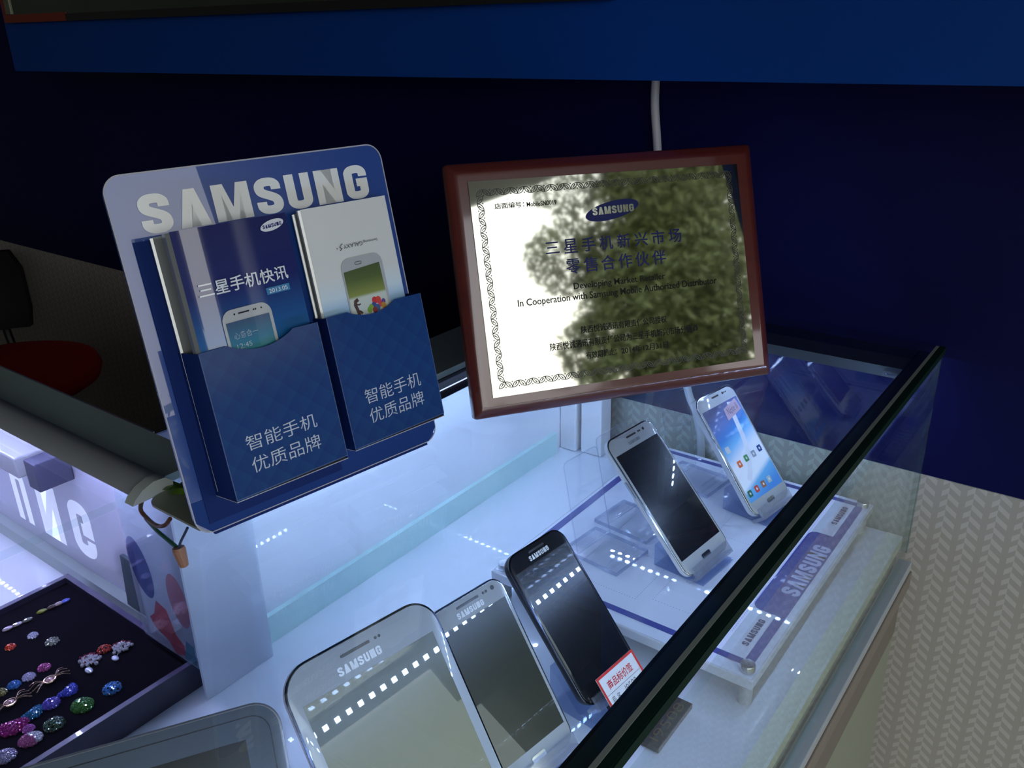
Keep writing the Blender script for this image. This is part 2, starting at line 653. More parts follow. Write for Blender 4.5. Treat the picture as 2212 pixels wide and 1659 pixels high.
scp('top_glass', box(B(), (-0.600, Y0, 0.942), (FX - 0.0005, Y1 + 0.003, TZ)), M_glass)
scp('front_glass', box(B(), (-0.160, Y0, 0.677), (-0.154, 0.979, 0.920)), M_glass_front)
scp('end_glass', box(B(), (BX, 0.979, 0.690), (-0.154, 0.985, 0.929)), M_glass)
scp('front_glass_edge', box(B(), (-0.160, 0.979, 0.690), (-0.1535, 0.9855, 0.9415)), pane_mat('pale_edge', (0.60, 0.72, 0.72), f0=0.06))
sec = [(-0.1640, 0.9418), (-0.1790, 0.9418), (-0.1790, 0.9390), (-0.1660, 0.9225), (-0.1640, 0.9225)]
scp('front_channel', loft(B(), [[(x, Y0, z) for x, z in sec], [(x, 0.982, z) for x, z in sec]]), M_dark_ch)
scp('top_edge', box(B(), (FX - 0.0004, Y0, 0.9422), (FX + 0.0010, Y1 + 0.003, TZ - 0.0004)), M_green_edge)
scp('edge_band', box(B(), (-0.1594, Y0, TZ + 0.00005), (FX, Y1 + 0.003, TZ + 0.0003)), M_green_edge)
scp('channel_cover', box(B(), (-0.1765, Y0, 0.94182), (-0.1602, 0.982, 0.94198)), mat('green_grey_cover', (0.085, 0.135, 0.135), 0.4))
scp('bevel_line', box(B(), (-0.1628, Y0, TZ + 0.0001), (-0.1598, Y1 + 0.001, TZ + 0.0005)), M_edge_light)
scp('end_channel', box(B(), (-0.600, 0.918, 0.9300), (-0.1790, 0.956, 0.9418)), M_grey_ch)
scp('end_cover', box(B(), (-0.600, 0.9565, 0.9300), (-0.1640, 0.9885, 0.9418)), mat('blue_black_cover', (0.014, 0.028, 0.040), 0.3))
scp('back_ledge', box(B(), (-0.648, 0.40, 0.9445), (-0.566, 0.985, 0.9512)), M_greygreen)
bp_ = scp('back_profile', box(B(), (-0.590, 0.40, 0.9315), (-0.5665, 0.917, 0.9440)), mat('violet_grey_profile', (0.16, 0.15, 0.19), 0.4))
scp('profile_lip', box(B(), (-0.5664, 0.40, 0.9400), (-0.5655, 0.917, 0.9438)), M_dark_ch, None)
scp('light_diffuser', box(B(), (-0.588, 0.402, 0.9275), (-0.5668, 0.915, 0.9314)), M_diffuser)
scp('back_panel', box(B(), (-0.645, 0.402, 0.700), (BX, 0.9785, 0.9440)), M_white_lam)
scp('back_skirting', box(B(), (BX, 0.402, 0.7102), (BX + 0.006, 0.93, 0.742)), mat('teal_white_skirting', (0.52, 0.74, 0.72), 0.3, coat=0.6))
scp('display_floor', box(B(), (BX, Y0, 0.698), (-0.1785, 0.9785, FL)), M_white_lam)
scp('floor_lip', box(B(), (-0.1784, Y0, 0.697), (-0.1606, 0.9785, FL + 0.0008)), M_cream)
scp('sill', bbox((-0.1620, Y0, 0.664), (-0.1465, 0.985, 0.6765), 0.001), mat('pale_blue_sill', (0.42, 0.46, 0.48), 0.3))
scp('ledge', bbox((-0.164, Y0, 0.640), (-0.1445, 0.9865, 0.6635), 0.0015), M_wood_grey)
scp('cabinet_body', box(B(), (-0.640, Y0, 0.0), (-0.1645, 0.972, 0.690)), M_cab)
scp('cabinet_top_band', box(B(), (-0.1644, Y0, 0.578), (-0.1500, 0.972, 0.6398)), M_cab_dark)  # darker taupe band across the top of the cabinet front
scp('cabinet_front', box(B(), (-0.1644, Y0, 0.0), (-0.1512, 0.972, 0.5775)), M_cab)
for (x0, x1, y0, y1) in ((-0.6325, -0.606, 0.945, 0.978), (-0.600, -0.566, 0.950, 0.978)):
    scp('corner_post', bbox((x0, y0, FL + 0.0005), (x1, y1, 0.930), 0.002), M_white)
# joint plate at the inner corner, with a rounded corner
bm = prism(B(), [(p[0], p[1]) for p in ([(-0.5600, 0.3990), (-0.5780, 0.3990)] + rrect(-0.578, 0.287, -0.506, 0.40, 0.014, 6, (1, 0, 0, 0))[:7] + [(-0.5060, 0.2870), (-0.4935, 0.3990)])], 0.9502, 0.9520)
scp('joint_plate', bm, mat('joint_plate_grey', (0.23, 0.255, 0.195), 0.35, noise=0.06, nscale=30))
# glass bumper, clear corner catch
scp('corner_catch', bbox((-0.196, 0.905, 0.9366), (-0.179, 0.917, 0.9416), 0.002), pane_mat('clear_clip', (0.8, 0.82, 0.85), f0=0.2, rough=0.1))

_die = {}


def led_strip(parent, name, p0, p1, off, lm, step=0.0125, down=(0, 0, -1)):
    """a strip board with its diodes, running from p0 to p1 with the diodes facing along 'down'"""
    p0 = Vector(p0) + Vector(off)
    p1 = Vector(p1) + Vector(off)
    d = p1 - p0
    L = d.length
    d.normalize()
    dn = Vector(down).normalized()
    sd = d.cross(dn).normalized()
    s = sd * 0.005
    lo = [p0 + s, p1 + s, p1 - s, p0 - s]
    bm = loft(B(), [[tuple(q + dn * 0.0008) for q in lo], [tuple(q) for q in lo]])
    st = obj(name, bm, M_strip, parent)
    key = lm.name
    if key not in _die:
        b2 = box(B(), (-0.0024, -0.0024, 0.0), (0.0024, 0.0024, 0.0012))
        me = bpy.data.meshes.new('diode')
        b2.to_mesh(me)
        b2.free()
        me.materials.append(lm)
        _die[key] = me
    n = int(L / step)
    for i in range(n):
        o = bpy.data.objects.new('diode', _die[key])
        COL.objects.link(o)
        o.parent = st
        p = p0 + d * ((i + 0.5) * step) + dn * 0.0008
        o.matrix_local = Matrix(((sd.x, d.x, dn.x, p.x), (sd.y, d.y, dn.y, p.y), (sd.z, d.z, dn.z, p.z), (0, 0, 0, 1)))
    return st


_o = (0.4, -0.45, 0.0)
led_strip(sc, 'led_strip', (-0.1734, 0.02, 0.9312), (-0.1734, 0.90, 0.9312), _o, M_led, 0.0125, (-0.785, 0, -0.62))
led_strip(sc, 'led_strip', (-0.5615, 0.41, 0.9286), (-0.5615, 0.90, 0.9286), _o, M_led, 0.0125, (-0.30, 0, -0.954))
led_strip(sc, 'led_strip', (-0.54, 0.936, 0.9297), (-0.20, 0.936, 0.9297), _o, M_led, 0.0125, (0, 0.30, -0.954))

# ------------------------------------------------------------------ corner showcase (the wing to the left)
wc = empty('corner_showcase', 'left wing of the counter, violet lit, with aluminium light rail', 'display case', T(-1.2, 0.1, 0.0))


def wcp(name, bm, m, parent=None, smooth=False):
    bmesh.ops.translate(bm, verts=bm.verts, vec=(1.2, -0.1, 0.0))
    return obj(name, bm, m, parent or wc, smooth)


wcp('top_glass', box(B(), (-1.90, Y0, 0.942), (-0.6015, 0.300, TZ)), M_glass)
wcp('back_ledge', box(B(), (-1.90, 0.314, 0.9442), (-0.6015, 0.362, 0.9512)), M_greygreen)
prof = [(0.3137, 0.9505), (0.3137, 0.9570), (0.3080, 0.9612), (0.3000, 0.9618), (0.2930, 0.9590), (0.2880, 0.9545), (0.2862, 0.9505)]
bm = loft(B(), [[(-1.90, y, z) for y, z in prof], [(-0.5905, y, z) for y, z in prof]])
wcp('light_rail', bm, M_alu, None, True)
bm = loft(B(), [[(-0.5904, y + min(0.0, (y - 0.304) * 0.45), max(0.9503, z + (z - 0.956) * 0.25)) for y, z in prof], [(-0.5790, y + min(0.0, (y - 0.304) * 0.45), max(0.9503, z + (z - 0.956) * 0.25)) for y, z in prof]])
wcp('rail_end_cap', bm, M_alu_cap, None, True)
M_wing_back = mat('violet_white_panel', (0.50, 0.50, 0.62), 0.35, coat=1.0, coat_rough=0.02)
wp = wcp('back_panel', box(B(), (-1.90, 0.360, 0.700), (-0.702, 0.372, 0.9440)), M_wing_back)
wcp('display_floor', box(B(), (-1.90, Y0, 0.698), (-0.6335, 0.360, FL)), M_white_lam)
wcp('back_skirting', box(B(), (-1.90, 0.348, FL + 0.0002), (-0.702, 0.3598, 0.728)), mat('grey_skirting', (0.36, 0.42, 0.40), 0.4))
wcp('cabinet_body', box(B(), (-1.90, Y0, 0.0), (-0.6415, 0.372, 0.697)), M_cab)
# reflected sign letters painted on the panel, flipped and glowing
bm = B()
for ch, a, b, z0, z1 in (('U', -1.034, -0.998, 0.7440, 0.8185), ('N', -0.972, -0.922, 0.7440, 0.8185), ('G', -0.896, -0.850, 0.7480, 0.8185)):
    wordmark(bm, ch, a, z0, b, z1, 0.0, flip=True)
bmesh.ops.rotate(bm, verts=bm.verts, cent=(0, 0, 0), matrix=Matrix.Rotation(PI / 2, 3, 'X'))
bmesh.ops.translate(bm, verts=bm.verts, vec=(1.2, 0.3592 - 0.1, 0.0))
o = obj('lettering', bm, mat('glowing_reflection', (0.85, 0.87, 0.95), 0.5, emit=(0.66, 0.72, 1.0), estr=0.42), wc)
led_strip(wc, 'led_strip', (-1.60, 0.300, 0.9415), (-0.64, 0.300, 0.9415), (1.2, -0.1, 0), M_led_v)
led_strip(wc, 'led_strip', (-1.30, 0.06, 0.9415), (-0.70, 0.06, 0.9415), (1.2, -0.1, 0), M_led_v, 0.02)  # unseen extra strip, added to light the wing

# white acrylic corner column with balloon reflections painted on its clear side
colm = empty('corner_column', 'milky white acrylic column in the inner corner with painted balloon reflections', 'column', T(-0.656, 0.362, FL + 0.0006))
M_milk = pane_mat('milky_acrylic', (0.9, 0.93, 0.97), f0=0.05, rough=0.1, milk=0.72, milk_col=(0.84, 0.90, 0.96))
obj('front_face', box(B(), (0.042, -0.0385, 0.0), (0.0455, 0.0375, 0.2310)), M_milk, colm)
obj('back_face', box(B(), (-0.0455, -0.0350, 0.034), (-0.042, 0.0375, 0.2310)), M_milk, colm)
obj('inner_face', box(B(), (-0.0419, 0.0340, 0.0), (0.0419, 0.0375, 0.2310)), M_milk, colm)
M_side_clear = pane_mat('clear_side_reflection', (0.90, 0.93, 0.96), f0=0.05, rough=0.02, milk=0.30, milk_col=(0.62, 0.66, 0.76))
obj('reflection_side', box(B(), (-0.0475, -0.0385, 0.034), (0.0418, -0.0365, 0.2310)), M_side_clear, colm)
for nm, c, pts in (
        ('violet_reflection', (0.12, 0.13, 0.42), ellipse(-0.028, 0.118, 0.017, 0.032, 0.25)),
        ('pink_reflection', (0.75, 0.30, 0.34), ellipse(0.028, 0.104, 0.015, 0.028, 0.15)),
        ('red_reflection', (0.80, 0.10, 0.12), [(-0.012, 0.088), (0.004, 0.084), (0.012, 0.060), (0.024, 0.052), (0.022, 0.040), (0.006, 0.0352), (-0.002, 0.046), (-0.022, 0.052), (-0.030, 0.062), (-0.020, 0.070)]),
        ('teal_reflection', (0.10, 0.32, 0.40), [(0.028, 0.060), (0.040, 0.058), (0.040, 0.036), (0.020, 0.036)])):
    bm = flat(B(), pts, 0.0)
    bmesh.ops.rotate(bm, verts=bm.verts, cent=(0, 0, 0), matrix=Matrix.Rotation(PI / 2, 3, 'X'))
    bmesh.ops.translate(bm, verts=bm.verts, vec=(0, -0.0388, 0))
    obj(nm, bm, pane_mat('painted_' + nm, tuple(0.35 + 0.65 * q for q in c), f0=0.03, rough=0.05, milk=0.32, milk_col=c), colm)

# dark sheet standing in for the unlit opening beside the column
gk = bbox((-0.0255, -0.0045, -0.030), (0.0255, 0.0, 0.030), 0.0006)
tag(obj('dark_opening_sheet', gk, mat('dark_opening_tone', (0.060, 0.085, 0.105), 0.35), mw=T(-0.757, 0.3545, 0.7425 + 0.0165) @ Matrix.Rotation(-0.05, 4, 'X')), 'dark sheet standing in for the unlit opening beside the milky column', 'card')
# small white box and grey bracket under the rail at the left
wb = empty('transformer_box', 'white box with dark bracket fixed below the rail at the left edge', 'box', T(-0.925, 0.345, 0.862))
obj('housing', bbox((-0.055, -0.030, 0.0), (0.040, 0.0145, 0.024), 0.002), mat('grey_white_plastic', (0.36, 0.37, 0.40), 0.45), wb)
obj('bracket', bbox((0.041, -0.022, -0.012), (0.064, 0.0145, 0.020), 0.001), mat('bracket_grey', (0.07, 0.07, 0.12), 0.5), wb)

# ------------------------------------------------------------------ leaflet stand
st = empty('leaflet_stand', 'blue cardboard leaflet stand with two pockets leaning on the counter corner', 'leaflet stand', frame(-0.479, 0.389, TZ + 0.0028, -8.42, 12.39))
W2, HH = 0.1106, 0.2523
M_board = mat('blue_gloss_board', (0.010, 0.055, 0.27), 0.35, coat=1.0, coat_rough=0.012)
M_board_back = mat('navy_card', (0.006, 0.022, 0.13), 0.6, spec=0.15)
M_board_edge = mat('pale_card_edge', (0.42, 0.42, 0.46), 0.6)
out = rrect(-W2, 0.0, W2, HH, 0.0125, 8)
obj('backboard', loft(B(), [[(x, y, -0.0035) for x, y in out], [(x, y, 0.0) for x, y in out]]), M_board, st)
rim = B()
ribbon(rim, out, 0.0010, 0.00012, closed=True)
decal('board_rim', rim, M_board_edge, st)
M_letter = mat('white_print', (0.84, 0.86, 0.84), 0.4, coat=0.3, coat_rough=0.02)
decal('lettering', wordmark(B(), 'SAMSUNG', -0.0915, 0.2120, 0.0925, 0.2378, 0.0003), M_letter, st)


def pocket_mat():
    m = mat('quilted_blue_print', (0.012, 0.06, 0.24), 0.5, spec=0.15, coat=0.16, coat_rough=0.10)
    nt = m.node_tree
    n, l = nt.nodes, nt.links
    b = n['Principled BSDF']
    tc = n.new('ShaderNodeTexCoord')
    mp = n.new('ShaderNodeMapping')
    mp.inputs['Rotation'].default_value = (0, 0, math.radians(45))
    mp.inputs['Scale'].default_value = (1 / 0.0135,) * 3
    l.new(tc.outputs['Object'], mp.inputs[0])
    fr = n.new('ShaderNodeVectorMath')
    fr.operation = 'FRACTION'
    l.new(mp.outputs[0], fr.inputs[0])
    sp = n.new('ShaderNodeSeparateXYZ')
    l.new(fr.outputs[0], sp.inputs[0])
    ad = n.new('ShaderNodeMath')
    l.new(sp.outputs['X'], ad.inputs[0])
    l.new(sp.outputs['Y'], ad.inputs[1])
    cr = n.new('ShaderNodeValToRGB')
    cr.color_ramp.elements[0].position = 0.0
    cr.color_ramp.elements[0].color = (0.005, 0.030, 0.145, 1)
    cr.color_ramp.elements[1].position = 1.0
    cr.color_ramp.elements[1].color = (0.006, 0.050, 0.165, 1)
    md = n.new('ShaderNodeMath')
    md.operation = 'MULTIPLY'
    md.inputs[1].default_value = 0.5
    l.new(ad.outputs[0], md.inputs[0])
    l.new(md.outputs[0], cr.inputs[0])
    l.new(cr.outputs[0], b.inputs['Base Color'])
    return m


M_pocket = pocket_mat()
M_txt_pocket = mat('pale_pocket_type', (0.50, 0.54, 0.60), 0.45, coat=0.4)


def pocket(u0, u1, v0, v1, d, cut, l1, l2):
    p = []
    p += [(u0, v0 - 0.001), (u1, v0 + 0.001), (u1, v1)]
    a, b, dip = cut
    n = 14
    for i in range(n + 1):
        t = i / n
        x = b + (a - b) * t
        p.append((x, v1 - dip * math.sin(PI * t) ** 0.8 + 0.0005))
    p.append((u0, v1 + 0.0004))
    f = obj('pocket', prism(B(), p, d - 0.0006, d), M_pocket, st)
    for (x0, x1) in ((u0, u0 + 0.0006), (u1 - 0.0006, u1)):
        obj('pocket_side', box(B(), (x0, v0 - 0.001, 0.0002), (x1, v1, d - 0.0007)), M_board_back, f)
    obj('pocket_bottom', box(B(), (u0, v0 - 0.0016, 0.0002), (u1, v0 - 0.0010, d)), M_board_edge, f)
    bm = B()
    typeset(bm, '智能手机', *l1, d + 0.0002, bold=-0.004)
    typeset(bm, '优质品牌', *l2, d + 0.0002, bold=-0.004)
    decal('lettering', bm, M_txt_pocket, f)
    rb = ribbon(B(), [(u0 + 0.0003, v1), (u0 + 0.0003, v0), (u1 - 0.0003, v0 + 0.001), (u1 - 0.0003, v1)], 0.0006, d + 0.00015)
    decal('fold_line', rb, mat('worn_fold', (0.05, 0.09, 0.22), 0.5), f)
    return f


pocket(-0.0915, 0.0003, 0.0260, 0.1303, 0.035, (-0.071, -0.020, 0.0072), (-0.0750, 0.0563, -0.0187, 0.0672), (-0.0747, 0.0400, -0.0192, 0.0513))
pocket(0.0166, 0.1080, 0.0240, 0.1290, 0.020, (0.036, 0.082, 0.0062), (0.0353, 0.0551, 0.0906, 0.0670), (0.0358, 0.0390, 0.0903, 0.0509))
obj('pocket_back', prism(B(), [(-0.1010, 0.0065), (0.0120, 0.0065), (0.0120, 0.2060), (-0.1010, 0.2084)], 0.0002, 0.0012), M_board_back, st)
obj('matte_foot_overlay', prism(B(), [(-W2 + 0.010, 0.0004), (W2 - 0.010, 0.0004), (W2 - 0.0006, 0.0100), (W2 - 0.0006, 0.0232), (-W2 + 0.0006, 0.0252), (-W2 + 0.0006, 0.0100)], 0.0001, 0.0005), mat('matte_navy_overlay', (0.008, 0.040, 0.20), 0.6, spec=0.2), st)  # added matte strip that keeps reflections off the lower board
obj('foot_lip', box(B(), (-W2 + 0.012, -0.0026, -0.0035), (W2 - 0.012, -0.0002, 0.0)), M_board_back, st)
# cardboard strut behind
bm = loft(B(), [[(-0.03, 0.000, -0.058), (0.03, 0.000, -0.058), (0.03, 0.15, -0.006), (-0.03, 0.15, -0.006)], [(-0.03, 0.000, -0.060), (0.03, 0.000, -0.060), (0.03, 0.151, -0.0042), (-0.03, 0.151, -0.0042)]])
bmesh.ops.translate(bm, verts=bm.verts, vec=(0, 0.0135, 0.0))
obj('strut', bm, M_board_back, st)
SM = st.matrix_world.copy()


def booklet(name, label, u0, u1, v0, v1, d, thick, face_m, edge_m, bend=None):
    """bend: list of (t, degrees) giving how far the cover leans to the right at t of its width"""
    mw = SM @ T((u0 + u1) / 2, v0, d)
    t = empty(name, label, 'brochure', mw, 'brochures in the leaflet stand')
    w = (u1 - u0) / 2
    h = v1 - v0
    N_ = 48
    xs = [-w + 2 * w * k / N_ for k in range(N_ + 1)]

    def ang(q):
        if not bend:
            return 0.0
        for (a0, b0), (a1, b1) in zip(bend, bend[1:]):
            if a0 <= q <= a1:
                k = (q - a0) / max(1e-6, a1 - a0)
                k = k * k * (3 - 2 * k)
                return b0 + (b1 - b0) * k
        return bend[-1][1]
    zs = [0.0]
    for k in range(N_):
        zs.append(zs[-1] - math.tan(math.radians(ang((k + 0.5) / N_))) * 2 * w / N_)

    def prof_z(x):
        f = max(0.0, min(N_ - 1e-6, (x + w) / (2 * w) * N_))
        i = int(f)
        return zs[i] + (zs[i + 1] - zs[i]) * (f - i)
    low = min(zs) - thick
    sec = [(w, low), (-w, low)] + [(x, z - 0.0003) for x, z in zip(xs, zs)]
    sec.insert(2, (-w - 0.0014, low * 0.75))
    sec.insert(3, (-w - 0.0016, low * 0.30))
    obj('page_block', loft(B(), [[(x, 0.0, z) for x, z in sec], [(x, h, z) for x, z in sec]]), edge_m, t)
    sec = [(x, z) for x, z in zip(xs, zs)] + [(x, z - 0.00025) for x, z in zip(xs[::-1], zs[::-1])]
    c = obj('front_cover', loft(B(), [[(x, 0.0, z) for x, z in sec], [(x, h + 0.0004, z) for x, z in sec]]), face_m, t, True)
    return t, prof_z, w, h


def warp(bm, pz, w):
    x = -w
    while x < w:
        bmesh.ops.bisect_plane(bm, geom=bm.verts[:] + bm.edges[:] + bm.faces[:], plane_co=(x, 0, 0), plane_no=(1, 0, 0))
        x += w / 16
    for v in bm.verts:
        v.co.z += pz(v.co.x)
    return bm


M_silver = mat('silver_grey_cover', (0.32, 0.34, 0.33), 0.22, metal=0.35, coat=1.0, coat_rough=0.05)
M_pages = mat('paper_pages', (0.55, 0.56, 0.54), 0.6)
M_blue_cover = ramp_mat('night_blue_cover', 'Y', 0.0, 0.185, [(0.0, (0.02, 0.20, 0.42)), (0.55, (0.012, 0.12, 0.34)), (0.75, (0.012, 0.02, 0.13)), (1.0, (0.012, 0.014, 0.09))], 0.3, coat=1.0)
M_white_cover = ramp_mat('white_sky_cover', 'Y', 0.0, 0.183, [(0.0, (0.02, 0.22, 0.55)), (0.52, (0.02, 0.27, 0.60)), (0.63, (0.58, 0.70, 0.76)), (0.72, (0.66, 0.67, 0.64)), (1.0, (0.70, 0.70, 0.66))], 0.4, coat=0.35)
booklet('brochure', 'silver brochure tucked behind the dark blue one in the left pocket', -0.0900, -0.006, 0.0285, 0.2092, 0.0075, 0.0040, M_silver, M_silver)
booklet('brochure', 'silver brochure just behind the white one in the right pocket', 0.0186, 0.1020, 0.0262, 0.2085, 0.0055, 0.0030, M_silver, M_silver)

t, cv, w, h = booklet('brochure', 'dark blue brochure dated 2013.05 in the left pocket of the stand', -0.0890, 0.0000, 0.0285, 0.2106, 0.0335, 0.0035, M_blue_cover, M_silver, [(0, 9), (0.05, 8), (0.09, -1), (0.20, -1), (0.27, 9), (0.46, 8), (0.54, 0.5), (0.60, 1.5), (0.68, 8), (1, 7)])


def wdecal(name, bm, m, parent):
    return decal(name, warp(bm, cv, w), m, parent)


ou, ov = 0.0445, -0.0285


def cz(q):
    return (q[0] + ou, q[1] + ov, q[2] + ou, q[3] + ov)


M_tw = mat('white_type', (0.78, 0.80, 0.80), 0.4, coat=0.5)
bm = flat(B(), ellipse(-0.0132 + ou, 0.2040 + ov, 0.0102, 0.0036, 0.17), 0.0007)
wdecal('logo_oval', bm, M_tw, t)
wdecal('logo_lettering', wordmark(B(), 'SAMSUNG', -0.0213 + ou, 0.2021 + ov, -0.0052 + ou, 0.2046 + ov, 0.0008, skew=0.06), mat('navy_type', (0.02, 0.03, 0.15), 0.4), t)
wdecal('title_lettering', typeset(B(), '三星手机快讯', *cz((-0.0800, 0.1652, -0.0095, 0.1752)), 0.0008, bold=0.012), M_tw, t)
bm = flat(B(), [(x + ou, y + ov) for x, y in ((-0.0303, 0.1572), (-0.0104, 0.1572), (-0.0104, 0.1620), (-0.0303, 0.1620))], 0.0007)
dp = wdecal('date_patch', bm, mat('date_blue', (0.05, 0.22, 0.42), 0.4), t)
wdecal('date_lettering', typeset(B(), '2013.05', *cz((-0.0283, 0.1580, -0.0124, 0.1610)), 0.0009, bold=0.006), M_tw, dp)
# the phone printed on the cover
ph = wdecal('printed_phone', flat(B(), [(x + ou, y + ov) for x, y in rrect(-0.0693, 0.0870, -0.0300, 0.1535, 0.0080, 6)], 0.0007), mat('printed_silver', (0.46, 0.47, 0.46), 0.4), t)
wdecal('printed_screen', flat(B(), [(x + ou, y + ov) for x, y in ((-0.0672, 0.0900), (-0.0325, 0.0900), (-0.0325, 0.1452), (-0.0672, 0.1452))], 0.0009), ramp_mat('printed_screen_blue', 'Y', 0.088, 0.117, [(0.0, (0.03, 0.30, 0.30)), (0.5, (0.03, 0.18, 0.28)), (1.0, (0.05, 0.09, 0.17))], 0.4), ph)
bm = ribbon(B(), [(-0.0560 + ou, 0.1500 + ov), (-0.0470 + ou, 0.1500 + ov)], 0.0010, 0.0009)
for ex in (-0.0590, -0.0435, -0.0420, -0.0375):
    flat(bm, ellipse(ex + ou, 0.1500 + ov, 0.0007, 0.0007, 0, 10), 0.0009)
wdecal('printed_sensors', bm, M_black, ph)
bm = typeset(B(), '心意合一', *cz((-0.0632, 0.1330, -0.0440, 0.1376)), 0.0010, bold=-0.012)
typeset(bm, '12:45', *cz((-0.0627, 0.1262, -0.0509, 0.1296)), 0.0010, bold=-0.012)
wdecal('printed_type', bm, mat('pale_type', (0.55, 0.58, 0.62), 0.5), ph)

t, cv, w, h = booklet('brochure', 'white and sky blue brochure upside down in the right pocket', 0.0185, 0.0958, 0.0262, 0.2106, 0.0152, 0.0050, M_white_cover, M_silver)
ou, ov = -0.05715, -0.0262
M_tk = mat('dark_type', (0.05, 0.05, 0.06), 0.5)
bm = typeset(B(), 'Samsung', *cz((0.0664, 0.1776, 0.0801, 0.1802)), 0.0008, rot=180)
typeset(bm, 'GALAXY', *cz((0.0478, 0.1766, 0.0656, 0.1797)), 0.0008, rot=180)
ribbon(bm, [(x + ou, y + ov) for x, y in ((0.0474, 0.1808), (0.0462, 0.1800), (0.0450, 0.1790), (0.0446, 0.1782), (0.0455, 0.1776), (0.0462, 0.1772), (0.0456, 0.1764), (0.0440, 0.1760))], 0.00055, 0.0008)
typeset(bm, '4', *cz((0.0414, 0.1770, 0.0426, 0.1786)), 0.0008, rot=180)
wdecal('title_lettering', bm, M_tk, t)
ph = wdecal('printed_phone', flat(B(), [(x + ou, y + ov) for x, y in rrect(0.0416, 0.1000, 0.0803, 0.1690, 0.0080, 6)], 0.0007), mat('printed_grey', (0.40, 0.41, 0.42), 0.4), t)
wdecal('printed_screen', flat(B(), [(x + ou, y + ov) for x, y in ((0.0428, 0.1040), (0.0786, 0.1040), (0.0770, 0.1612), (0.0428, 0.1590))], 0.0009), ramp_mat('meadow_print', 'Y', 0.096, 0.135, [(0.0, (0.45, 0.52, 0.52)), (0.38, (0.55, 0.60, 0.52)), (0.44, (0.22, 0.26, 0.05)), (0.75, (0.07, 0.11, 0.02)), (1.0, (0.05, 0.08, 0.015))], 0.4), ph)
bm = ribbon(B(), [(x + ou, y + ov) for x, y in rrect(0.0545, 0.1630, 0.0605, 0.1650, 0.0008, 3)], 0.0004, 0.0009, closed=True)
wdecal('printed_button', bm, M_black, ph)
for i, (x, y, r, c) in enumerate(((0.0655, 0.1325, .0030, (.55, .02, .02)), (0.0690, 0.1322, .0030, (.6, .04, .03)), (0.0640, 0.1287, .0028, (.03, .06, .22)), (0.0610, 0.1278, .0026, (.20, .36, .03)), (0.0592, 0.1262, .0026, (.16, .32, .03)), (0.0705, 0.1290, .0028, (.55, .05, .06)), (0.0670, 0.1265, .0028, (.04, .10, .25)), (0.0735, 0.1302, .0022, (.10, .05, .25)), (0.0640, 0.1250, .0026, (.25, .02, .02)), (0.0730, 0.1270, .0026, (.5, .25, .04)))):
    wdecal('printed_balloon', flat(B(), ellipse(x + ou, y + ov, r * 0.85, r, 0.1, 18), 0.00095 + i * 0.00002), mat('balloon_ink_%d' % i, c, 0.4), ph)
bm = B()
ribbon(bm, [(x + ou, y + ov) for x, y in ((0.0490, 0.1240), (0.0480, 0.1290), (0.0470, 0.1325), (0.0478, 0.1352), (0.0505, 0.1364))], 0.0028, 0.0011)
ribbon(bm, [(x + ou, y + ov) for x, y in ((0.0476, 0.1330), (0.0500, 0.1322), (0.0520, 0.1326))], 0.0012, 0.0011)
ribbon(bm, [(x + ou, y + ov) for x, y in ((0.0480, 0.1280), (0.0510, 0.1262), (0.0520, 0.1248))], 0.0020, 0.0011)
wdecal('printed_figure', bm, mat('figure_ink', (0.06, 0.025, 0.02), 0.5), ph)

# ------------------------------------------------------------------ award plaque
pq = empty('award_plaque', 'dark red wooden plaque with a polished metal plate of Chinese text', 'plaque', frame(-0.3713, 0.6739, TZ + 0.0022, -34.77, 17.90))
M_wood = mat('red_mahogany', (0.085, 0.014, 0.010), 0.3, coat=1.0, coat_rough=0.06, noise=0.25, nscale=25)
_nt = M_wood.node_tree
_mp = _nt.nodes.new('ShaderNodeMapping')
_mp.inputs['Scale'].default_value = (0.12, 3.0, 1.0)
_tc = [x for x in _nt.nodes if x.type == 'TEX_COORD'][0]
_nz = [x for x in _nt.nodes if x.type == 'TEX_NOISE'][0]
_nt.links.new(_tc.outputs['Object'], _mp.inputs[0])
_nt.links.new(_mp.outputs[0], _nz.inputs['Vector'])
PW, PH = 0.15645, 0.2304


def rr(ins, z, r=0.003):
    return [(x, y, z) for x, y in rrect(-PW + ins, ins, PW - ins, PH - ins, r, 3)]


obj('wooden_board', loft(B(), [rr(0.0015, -0.006), rr(0.0, -0.0045), rr(0.0, 0.003), rr(0.0012, 0.0052), rr(0.0040, 0.0068), rr(0.0060, 0.0088), rr(0.0090, 0.0102), rr(0.0105, 0.0104)]), M_wood, pq, True)
M_brass = mat('polished_plate', (0.50, 0.49, 0.40), 0.035, metal=1.0, noise=0.03, nscale=10)
_nt = M_brass.node_tree
_mp = _nt.nodes.new('ShaderNodeMapping')
_mp.inputs['Scale'].default_value = (8, 900, 1.0)
_tc = [x for x in _nt.nodes if x.type == 'TEX_COORD'][0]
_nz = [x for x in _nt.nodes if x.type == 'TEX_NOISE'][0]
_nt.links.new(_tc.outputs['Object'], _mp.inputs[0])
_nt.links.new(_mp.outputs[0], _nz.inputs['Vector'])
pts = [(-0.1385, 0.0186), (0.1357, 0.0184), (0.1350, 0.2108), (-0.1380, 0.2128)]
pl = obj('metal_plate', prism(B(), pts, 0.0105, 0.0120), M_brass, pq)
PZ = 0.0122
M_en_k = mat('black_enamel', (0.008, 0.009, 0.008), 0.5, spec=0.12)
M_en_b = mat('blue_enamel', (0.004, 0.009, 0.085), 0.4, spec=0.2)
bm = typeset(B(), '店面编号：', -0.1161, 0.1868, -0.0880, 0.1920, PZ, bold=0.011)
